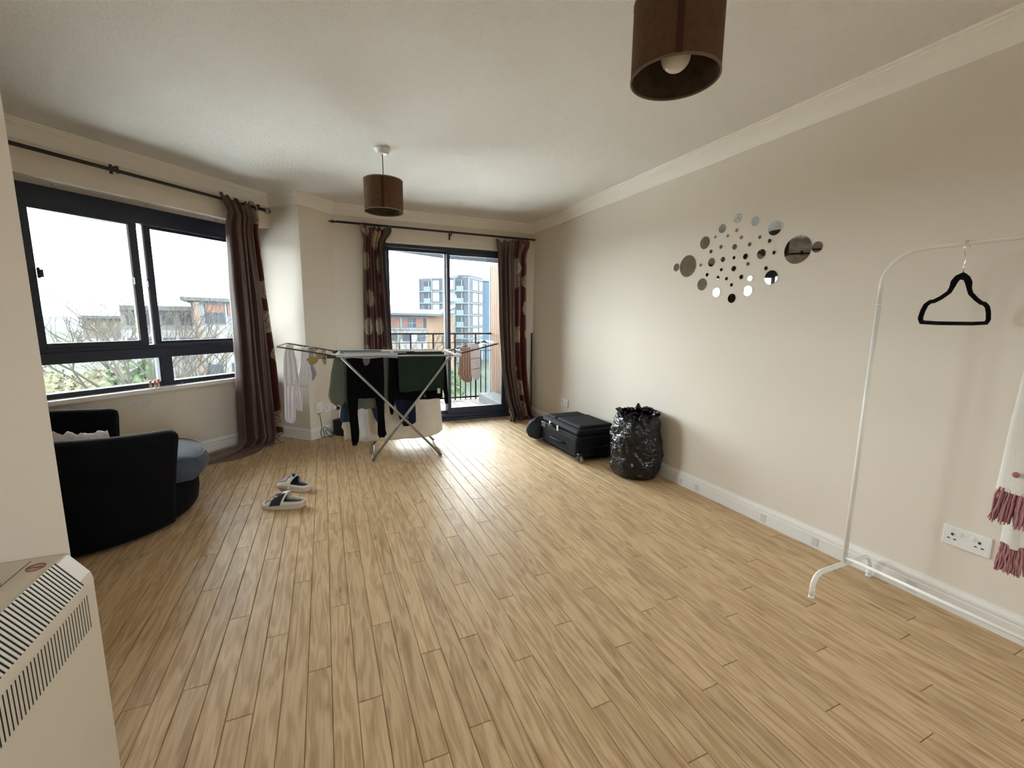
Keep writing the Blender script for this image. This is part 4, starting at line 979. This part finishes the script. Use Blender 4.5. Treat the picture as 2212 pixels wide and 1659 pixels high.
for j in range(NJ):
    q = j/(NJ-1)*(len(prof)-1); i = min(int(q), len(prof)-2); t = q-i; r = lerp(prof[i][0], prof[i+1][0], t); z = lerp(prof[i][1], prof[i+1][1], t); row = []
    for k in range(NB):
        a = 2*pi*k/NB; c_, s_ = cos(a), sin(a)
        sk = z*3.2+.6*s_
        rid = abs(N3(c_*2.2+sk*.5, s_*2.2, z*9+c_*1.5)); rid2 = abs(N3(c_*5, s_*5+sk, z*20)); low = N3(c_*1.3+4, s_*1.3, z*4)
        am = min(1, z/.06)
        dr_ = r*(1+am*(.10*low+.13*(rid-.2)-.07*(rid2-.2)))
        if z > .48: dr_ *= 1+.28*N3(c_*6, s_*6, z*16)
        zz = z+am*.018*N3(c_*3, s_*3, z*10+7)+(.035*N3(c_*5+2, s_*5, 3) if z > .47 else 0)
        row.append((dr_*c_*1.0, dr_*s_*1.08, max(.001, zz)))
    rows.append(row)
ob = MB().grid(rows, closed=True).build('bag_body', BAG, bb, fix=False); solid(ob, .0015)
tp = MB(); rows = []
for j in range(12):
    rows.append([((.02+.124*j/11)*cos(a)*(1+.2*N3(cos(a)*3, sin(a)*3, j*.5)), (.02+.124*j/11)*sin(a), .485+.03*N3(cos(a)*4, sin(a)*4, j*.6)-.004*j) for a in [2*pi*k/50 for k in range(50)]])
tp.grid(rows, closed=True); tp.build('bag_mouth', BAG, bb)
for k, (a, l) in enumerate(((.4, .05), (2.1, .045), (3.9, .06), (5.2, .04))):
    s = MB(); rows = [[((.128+.014*i)*cos(a+q*.25), (.128+.014*i)*sin(a+q*.25), .498+l*.35*i*(1-.5*abs(q))+.008*N3(q*3, i, k)) for q in (-1, -.5, 0, .5, 1)] for i in range(3)]
    o = s.grid(rows).build('bag_flap', BAG, bb); solid(o, .0015)
# ------------------------------------------------------------------ clothes rail with hanger and scarf
rk = thing('clothes_rail', 'white metal clothes rail with one black hanger against the right wall', 'clothes rack', (2.16, 0, 0))
ye, yn = 1.088, .10
def foot(y):
    s = MB(); s.tube([(-.215, y, .004), (-.215, y, .055)]+arc((-.155, .055), .060, 180, 90, 8, 'xz', y)+arc((.155, .055), .060, 90, 0, 8, 'xz', y)+[(.215, y, .055), (.215, y, .004)], .0105, 12); return s
foot(ye).build('foot_bar', WHITEMETAL, rk); foot(yn).build('foot_bar', WHITEMETAL, rk)
MB().tube([(0, ye, .118), (0, ye, 1.30)], .0095, 14).build('post', WHITEMETAL, rk); MB().tube([(0, yn, .118), (0, yn, 1.30)], .0095, 14).build('post', WHITEMETAL, rk)
top = [(0, ye, 1.292), (0, ye, 1.37)]+arc((ye-.135, 1.375), .135, 0, 90, 14, 'yz', 0)+arc((yn+.135, 1.375), .135, 90, 180, 14, 'yz', 0)+[(0, yn, 1.37), (0, yn, 1.292)]
MB().tube(top, .0085, 14).build('hanging_rail', WHITEMETAL, rk)
MB().tube([(0, ye, .150), (0, yn, .150)], .0075, 12).build('lower_crossbar', WHITEMETAL, rk)
for y in (ye, yn): MB().tube([(0, y, 1.294), (0, y, 1.300)], .0103, 14).build('joint_collar', WHITEMETAL, rk)
for y, n_ in ((ye, 0), (yn, 0)):
    for x in (-.215, .215): MB().lathe([(0, 0), (.0118, 0), (.0118, .012), (0, .012)], 14, c=(x, y, 0)).build('foot_cap', WHITEPL, rk)
VELV = mat('black_velvet', (.004, .0035, .005), .95, spec=.1)
hg = thing('coat_hanger', 'black velvet coat hanger on the white clothes rail', 'hanger', (2.16, .836, 0), radians(-5))
half = [(0, 1.406), (.026, 1.400), (.043, 1.384), (.052, 1.362), (.064, 1.346), (.105, 1.325), (.140, 1.312), (.160, 1.310), (.182, 1.298), (.194, 1.278), (.201, 1.253)]
half2 = [(.201, 1.250), (.192, 1.237), (.10, 1.234)]
R = [(x, 0, z-.012) for x, z in half]+[(x, 0, z-.012) for x, z in half2]
Lf = [(-x, 0, z) for x, _, z in R]
loop = list(reversed(Lf[1:]))+R
radl = [(.013 if abs(x) < .025 else .010 if abs(x) < .05 else .0072) for x, y, z in loop]
fr_ = MB().tube(loop, radl, 10); fr_.tube([(-.10, 0, 1.222), (.10, 0, 1.222)], .0072, 10)
o = fr_.build('hanger_frame', VELV, hg)
MB().tube([(0, 0, 1.395), (0, 0, 1.432), (.003, 0, 1.447), (-.004, 0, 1.468), (-.014, 0, 1.487), (-.0145, 0, 1.506), (-.008, 0, 1.5195), (.005, 0, 1.5215), (.0135, 0, 1.511), (.0145, 0, 1.498)], .0021, 8).build('hook', CHROME, hg)
WOOL = mat('white_mohair', (.72, .69, .64), .95, bump=.4, bscale=220); RED_ = mat('dusty_pink_yarn', (.42, .20, .215), .95, bump=.4, bscale=300, var=.15, vscale=60)
sf = thing('tasselled_scarf', 'white wool scarf with dusty pink tassels hanging on the clothes rail', 'scarf', (2.16, .60, 0))
def fall(x0, y0, z0, z1, w0, w1, ln, seed, name, dx=0):
    rows = []
    for j in range(18):
        q = j/17; z = lerp(z0, z1, q); w_ = lerp(w0, w1, q); row = []
        for i in range(22):
            a = 2*pi*i/22; rr = 1+.14*sin(3*a+seed+q*2)+.05*N3(cos(a)*2, sin(a)*2, q*5+seed)
            row.append((x0+dx*q+w_*.55*cos(a)*rr, y0+w_*sin(a)*rr, z))
        rows.append(row)
    p = MB().grid(rows, closed=True).build(name, WOOL, sf)
    rn = random.Random(seed); t = MB()
    for k in range(110):
        a = rn.uniform(0, 2*pi); r = sqrt(rn.random()); x, y = x0+dx+w1*.55*r*cos(a), y0+w1*r*sin(a); sp = 1.32
        pts = []
        for i in range(5):
            q = i/4; pts.append((x0+dx+(x-x0-dx)*lerp(1, sp, q)+rn.uniform(-.003, .003), y0+(y-y0)*lerp(1, sp, q)+rn.uniform(-.003, .003), z1+.012-ln*q*rn.uniform(.92, 1.04)))
        t.tube(pts, [.0036, .0036, .0034, .003, .0018], 4, cap=False)
    tag(t.build('tassel', RED_, p, fix=False), kind='stuff')
    return p
fall(-.03, -.009, 1.50, .655, .024, .050, .125, 1, 'scarf_end', .0)
fall(.035, .002, 1.50, .440, .018, .028, .105, 2, 'scarf_end', .0)
MB().tube([(-.03, -.009, 1.50), (-.025, -.008, 1.527), (0, -.005, 1.534), (.025, 0, 1.527), (.035, .002, 1.50)], [.02, .012, .010, .012, .02], 10).build('scarf_fold', WOOL, sf)
for (y, z) in ((-.005, .725), (.0, 1.05)): MB().ball((-.068, y, z), .010, 8, (.6, 1, 1)).build('bobble', mat('rust_bobble', (.34, .16, .12), .9), sf)

ul = thing('added_fill_lamp', 'added fill-light stand with upturned bowl, unseen behind the camera', 'lamp', (1.2, -1.5, 0))  # unseen fitting added only to carry the fill light
MB().lathe([(0, 0), (.14, 0), (.14, .02), (.02, .03), (0, .03)], 28).build('base', STEEL, ul); MB().tube([(0, 0, .03), (0, 0, 1.52)], .012, 10).build('pole', STEEL, ul)
bo = MB().lathe([(.03, 1.50), (.10, 1.54), (.16, 1.62), (.17, 1.66), (.168, 1.66), (.155, 1.62), (.10, 1.55), (.03, 1.51)], 32, close=True).build('bowl', WHITEMETAL, ul)
# ------------------------------------------------------------------ drying rack
DL = Vector((.58, 3.96, 0)); DA = radians(-5.7)
dk = thing('clothes_airer', 'grey steel winged clothes airer loaded with washing before the balcony door', 'drying rack', DL, DA)
zt = .905; x0, x1, yf, yb = -.51, .51, -.27, .27
MB().tube([(x0, yf, zt), (x1, yf, zt)], .0075, 10).build('front_tube', STEEL, dk); MB().tube([(x0, yb, zt), (x1, yb, zt)], .0075, 10).build('back_tube', STEEL, dk)
for x in (x0+.02, x1-.02): MB().tube([(x, yf, zt+.004), (x, yb, zt+.004)], .007, 10).build('end_tube', WHITEMETAL, dk)
for k in range(9): 
    y = yf+.054*(k+1)-.0; MB().tube([(x0+.02, y, zt+.010), (x1-.02, y, zt+.010)], .0018, 6).build('line_wire', WHITEMETAL, dk)
for x in (x0+.0, x1-.0):
    for y in (yf, yb): MB().box((x-.035, y-.012, zt-.012), (x+.035, y+.012, zt+.013), .005).build('hinge_block', DARKPL if x < 0 else WHITEPL, dk)
def wing(xa, za, xb, zb, tm):
    MB().tube([(xa, yf+.02, za), (xb, yf+.02, zb)], .0062, 9).build('wing_tube', tm, dk); MB().tube([(xa, yb-.07, za), (xb, yb-.07, zb)], .0062, 9).build('wing_tube', tm, dk)
    MB().tube([(xb, yf+.01, zb), (xb, yb-.06, zb)], .0075, 10).build('wing_end_tube', WHITEMETAL, dk)
    for k in range(5):
        t = (k+1)/6; MB().tube([(lerp(xa, xb, t), yf+.02, lerp(za, zb, t)), (lerp(xa, xb, t), yb-.07, lerp(za, zb, t))], .0018, 6).build('line_wire', WHITEMETAL, dk)
wing(x0+.0, zt+.01, -.905, .990, mat('backlit_wing_tube', (.085, .075, .075), .4, metal=.4)); wing(x1-.0, zt+.005, .888, 1.002, mat('backlit_bronze_tube', (.075, .055, .052), .4, metal=.4))  # backlit darkness put into the wing tube colours
def leg(xa, xb, yy, name='leg'): MB().tube([(xa, yy, zt-.006), (lerp(xa, xb, .5), yy, zt*.5+.005), (xb, yy, .014)], .0108, 10).build(name, STEEL, dk)
leg(-.44, .355, -.245); leg(.455, -.222, -.232); leg(-.44, .355, .225); leg(.455, -.222, .235)
for xb in (.355, -.222): MB().tube([(xb, -.245, .0125), (xb, .235, .0125)], .0105, 10).build('foot_tube', STEEL, dk)
for xb in (.355, -.222):
    for y in (-.245, .235): MB().ball((xb, y, .0145), .0140, 8).build('foot_cap', mat('grey_cap', (.12, .12, .13), .5), dk)
for y in (-.2385, .23): MB().tube([(.075, y-.016, .367), (.075, y+.016, .367)], .006, 8).build('rivet', STEEL, dk)
MB().box((.215, -.25, .535), (.235, -.225, .565), .004).build('leg_catch', DARKPL, dk)

def cloth(name, label, cat, m, pieces, y0, amp=.006, folds=3, seed=1, back=.12, thick=.0025, group='washing on the clothes airer', along='x', wire_z=None, parent=None):
    """pieces: lists of (z, left, right) from the top down, in the airer's frame; the first piece is folded over its wire"""
    s = MB()
    for pi_, rows in enumerate(pieces):
        nz = 26; nx = 22; g = []
        if pi_ == 0 and back:
            z, l, r = rows[0]
            for q in (1.0, .6, .25, 0): g.append([(lerp(l, r, i/nx), y0+.012+.002*N3(i*.3, q, seed), z-back*q) for i in range(nx+1)])
            for a in (30, 90, 150): g.append([(lerp(l, r, i/nx), y0+.006+.006*cos(radians(a)), z+.004+.006*sin(radians(a))) for i in range(nx+1)])
        zt_, zb_ = rows[0][0], rows[-1][0]
        for j in range(nz+1):
            z = lerp(zt_, zb_, j/nz)
            for a, b in zip(rows, rows[1:]):
                if b[0] <= z <= a[0]+1e-9:
                    t = (a[0]-z)/max(1e-6, a[0]-b[0]); t = t*t*(3-2*t)*.5+t*.5; l, r = lerp(a[1], b[1], t), lerp(a[2], b[2], t); break
            k = min(1, .15+1.1*(zt_-z)/max(.05, zt_-zb_)); row = []
            for i in range(nx+1):
                u_ = i/nx; f = sin(2*pi*folds*(u_+.04*sin(5*u_+seed))+seed+1.2*N3(u_*2, z*3, seed))
                row.append((lerp(l, r, u_), y0+pi_*.003+amp*k*(f+.7*N3(u_*4+seed, z*5, 2)), z+.010*k*N3(u_*4, seed, 1)*(j/nz)**2))
            g.append(row)
        s.grid(g)
    if along == 'y':
        s.v = [(y, x, z) for x, y, z in s.v]
    o = s.build(name, m, parent, fix=False); solid(o, thick)
    if parent is None:
        o.location = DL; o.rotation_euler = (0, 0, DA); tag(o, label, cat, group)
    return o
def fab(name, c, **k): return mat(name, c, .95, spec=.1, sheen=.04, bump=.25, bscale=350, var=.05, vscale=14, **k)
SAGE = fab('sage_green_knit', (.145, .165, .135)); BLK = fab('black_jersey', (.0030, .0030, .0042)); DGREEN = fab('bottle_green_towelling', (.018, .032, .024)); WTOW = fab('off_white_towelling', (.72, .68, .61))
DENIM = fab('blue_denim', (.045, .085, .15)); NAVYC = fab('navy_cotton', (.012, .018, .040)); WHT = fab('white_cotton', (.80, .80, .82)); LIL = fab('lilac_white_cotton', (.76, .75, .82))
zt2 = zt+.010
cloth('big_towel', 'large off-white towel hanging lowest at the back of the airer', 'towel', WTOW, [[(zt2, -.38, .40), (.5, -.37, .415), (.16, -.365, .44), (.105, -.365, .44), (.055, -.365, .30)]], .20, .006, 3, 2)
cloth('denim_jeans', 'mid-blue denim trousers glimpsed behind the black leggings', 'trousers', DENIM, [[(zt2, -.47, -.12), (.48, -.475, -.13)], [(.49, -.475, -.36), (.32, -.497, -.40), (.272, -.49, -.405)], [(.49, -.25, -.13), (.31, -.205, -.15), (.258, -.18, -.15)]], .13, .005, 2, 3)
cloth('white_tee', 'white cotton top hanging at the left behind the jeans', 'top', WHT, [[(zt2, -.47, -.24), (.30, -.475, -.26), (.195, -.497, -.255), (.19, -.475, -.25), (.128, -.475, -.24), (.095, -.42, -.23)]], .165, .010, 3, 5)
cloth('sage_jumper', 'grey-green knitted jumper hanging behind the black leggings, sleeve at the left', 'jumper', SAGE, [[(zt2, -.46, -.045), (.70, -.45, -.05), (.49, -.435, -.07), (.455, -.40, -.15), (.425, -.36, -.20)], [(.900, -.508, -.40), (.70, -.546, -.42), (.55, -.570, -.43), (.50, -.555, -.44), (.465, -.515, -.455)]], -.054, .006, 2, 4)
cloth('black_leggings', 'black leggings hung at the front left of the airer, legs dangling', 'leggings', BLK, [[(zt2, -.405, -.108), (.70, -.41, -.108), (.56, -.416, -.112), (.535, -.416, -.112)],
    [(.56, -.416, -.325), (.40, -.404, -.334), (.25, -.396, -.328), (.17, -.392, -.335), (.128, -.385, -.355)], [(.56, -.190, -.112), (.40, -.172, -.116), (.26, -.176, -.112), (.21, -.176, -.104), (.182, -.162, -.125)]], -.162, .004, 2, 6)
tagw = cloth('grey_lining', None, None, fab('grey_lining', (.16, .155, .15)), [[(zt+.0, -.278, -.214), (.85, -.274, -.22), (.822, -.262, -.238)]], -.176, .001, 1, 3, 0, .0015, parent=bpy.data.objects['black_leggings'])
cloth('black_jumper', 'black jumper hanging behind the bottle green towel, cuffs dangling either side', 'jumper', BLK, [[(zt2, .0, .40), (.59, -.03, .40), (.505, -.035, .397), (.496, -.03, .395)], [(.895, -.06, .02), (.6, -.072, -.010), (.50, -.077, -.022), (.40, -.068, -.038), (.374, -.064, -.040)], [(.895, .38, .43), (.63, .40, .443), (.50, .418, .452), (.445, .422, .45)]], -.113, .005, 2, 7)
cloth('navy_shorts', 'navy cotton garment hanging low at the middle of the airer', 'shorts', NAVYC, [[(zt2, -.02, .16), (.49, -.023, .158), (.33, .010, .162), (.275, .035, .163), (.245, .05, .10)]], -.108+.054, .005, 2, 8)
gt = cloth('green_towel', 'bottle green towel with white tag at the front right of the airer', 'towel', DGREEN, [[(zt2, .008, .402), (.75, .010, .398), (.615, .012, .392), (.592, .02, .388)]], -.222, .003, 2, 9)
MB().box((.336, -.2345, .567), (.361, -.2315, .612)).build('care_tag', fab('cream_tag', (.62, .58, .50)), gt)
# left wing
cloth('white_trousers', 'long white trousers hanging at the outer end of the left wing', 'trousers', LIL, [[(.985, -.862, -.81), (.915, -.880, -.80), (.85, -.887, -.79), (.74, -.893, -.785), (.66, -.895, -.775)], [(.70, -.893, -.80), (.55, -.897, -.815), (.40, -.902, -.822), (.362, -.898, -.83), (.345, -.862, -.842)], [(.70, -.83, -.775), (.55, -.82, -.765), (.46, -.815, -.77), (.445, -.80, -.772)]], -.10, .010, 3, 12, .05)
cuff = cloth('white_blouse', 'white ruffled blouse hanging next to the long white trousers', 'blouse', WHT, [[(.965, -.752, -.70), (.84, -.767, -.70), (.74, -.785, -.705), (.66, -.795, -.715), (.645, -.79, -.735)]], -.10, .014, 4, 13, .05)
cloth('grey_vest', 'pale grey vest hanging behind the ruffled blouse', 'vest', fab('pale_grey_cotton', (.40, .40, .41)), [[(.955, -.735, -.68), (.80, -.727, -.69), (.73, -.722, -.669), (.69, -.715, -.685), (.665, -.712, -.705)]], .10, .008, 2, 14, .05)
br_ = thing('yellow_bra', 'mustard yellow bra looped over the left wing of the airer', 'bra', DL, DA, 'washing on the clothes airer')
MUST = fab('mustard_cotton', (.34, .28, .12))
def cup(cx, cy, cz, r, nm):
    rows = [[(cx+r*sin(pi/2*j/8)*cos(a), cy-.55*r*cos(pi/2*j/8), cz+r*.95*sin(pi/2*j/8)*sin(a)*(1 if sin(a) < 0 else .55)) for a in [2*pi*k/24 for k in range(24)]] for j in range(9)]
    o = MB().grid(rows, closed=True).build(nm, MUST, br_); solid(o, .004)
cup(-.678, -.085, .872, .044, 'cup'); cup(-.620, -.06, .905, .034, 'cup')
MB().tube([(-.715, -.06, .905), (-.700, -.05, .95), (-.69, -.03, .962), (-.675, -.01, .958)], .006, 8).build('strap', MUST, br_); MB().tube([(-.640, -.07, .905), (-.655, -.05, .945), (-.645, -.02, .951)], .006, 8).build('strap', MUST, br_)
MB().tube([(-.64, -.06, .90), (-.60, -.05, .885), (-.572, -.05, .868)], .004, 8).build('back_band', DARKPL, br_)
cloth('grey_sock', 'small grey sock at the inner end of the left wing', 'sock', fab('grey_sock_knit', (.30, .28, .28)), [[(.928, -.612, -.578), (.87, -.615, -.580), (.83, -.605, -.578), (.815, -.595, -.586)]], .02, .004, 1, 15, .04)
# right wing
STR = mat('striped_cotton', (.55, .40, .34), .9, bump=.2, bscale=300)
nt = STR.node_tree; tc = nt.nodes.new('ShaderNodeTexCoord'); wv = nt.nodes.new('ShaderNodeTexWave'); wv.inputs['Scale'].default_value = 26; wv.inputs['Distortion'].default_value = 2.2; wv.inputs['Detail'].default_value = 1
cr = nt.nodes.new('ShaderNodeValToRGB'); cr.color_ramp.elements[0].color = (.33, .10, .055, 1); cr.color_ramp.elements[1].color = (.60, .52, .48, 1); cr.color_ramp.elements[0].position = .25; cr.color_ramp.elements[1].position = .5
nt.links.new(tc.outputs['Object'], wv.inputs['Vector']); nt.links.new(wv.outputs['Fac'], cr.inputs['Fac']); nt.links.new(cr.outputs[0], nt.nodes['Principled BSDF'].inputs['Base Color'])
cloth('striped_top', 'rust and cream striped top hanging on the right wing', 'top', STR, [[(.945, .575, .668), (.82, .560, .672), (.71, .552, .675), (.675, .575, .680), (.645, .60, .683), (.632, .635, .66)]], -.06, .011, 4, 16, .06)
ls = cloth('lilac_shorts', 'pale lilac checked shorts hanging on the right wing outside the striped top', 'shorts', LIL, [[(.972, .672, .78), (.85, .678, .788), (.70, .687, .792), (.680, .70, .788), (.635, .735, .768)]], .05, .009, 3, 17, .06)
for z in (.835, .735): MB().tube([(.682+.11*q, .036+.004*sin(q*20), z+.018*q) for q in [i/10 for i in range(11)]], .0022, 5).build('dark_stripe', DARKPL, ls)
cloth('lilac_cloth', 'small lilac cloth draped over the wires of the right wing', 'cloth', LIL, [[(.968, .665, .725), (.93, .66, .715), (.905, .672, .705)]], -.02, .006, 2, 18, .05)
cloth('folded_pale_towel', 'thin pale cloth laid along the airer top behind the leggings', 'cloth', fab('pale_blue_cotton', (.48, .50, .56)), [[(zt2+.004, -.42, .08), (.885, -.42, .08)]], -.205, .002, 2, 19, .03)
for o in list(bpy.data.objects):
    if o.type == 'MESH' and o.data.polygons and not o.get('label') and o.parent is None and not o.get('kind'): print('UNLABELLED', o.name)
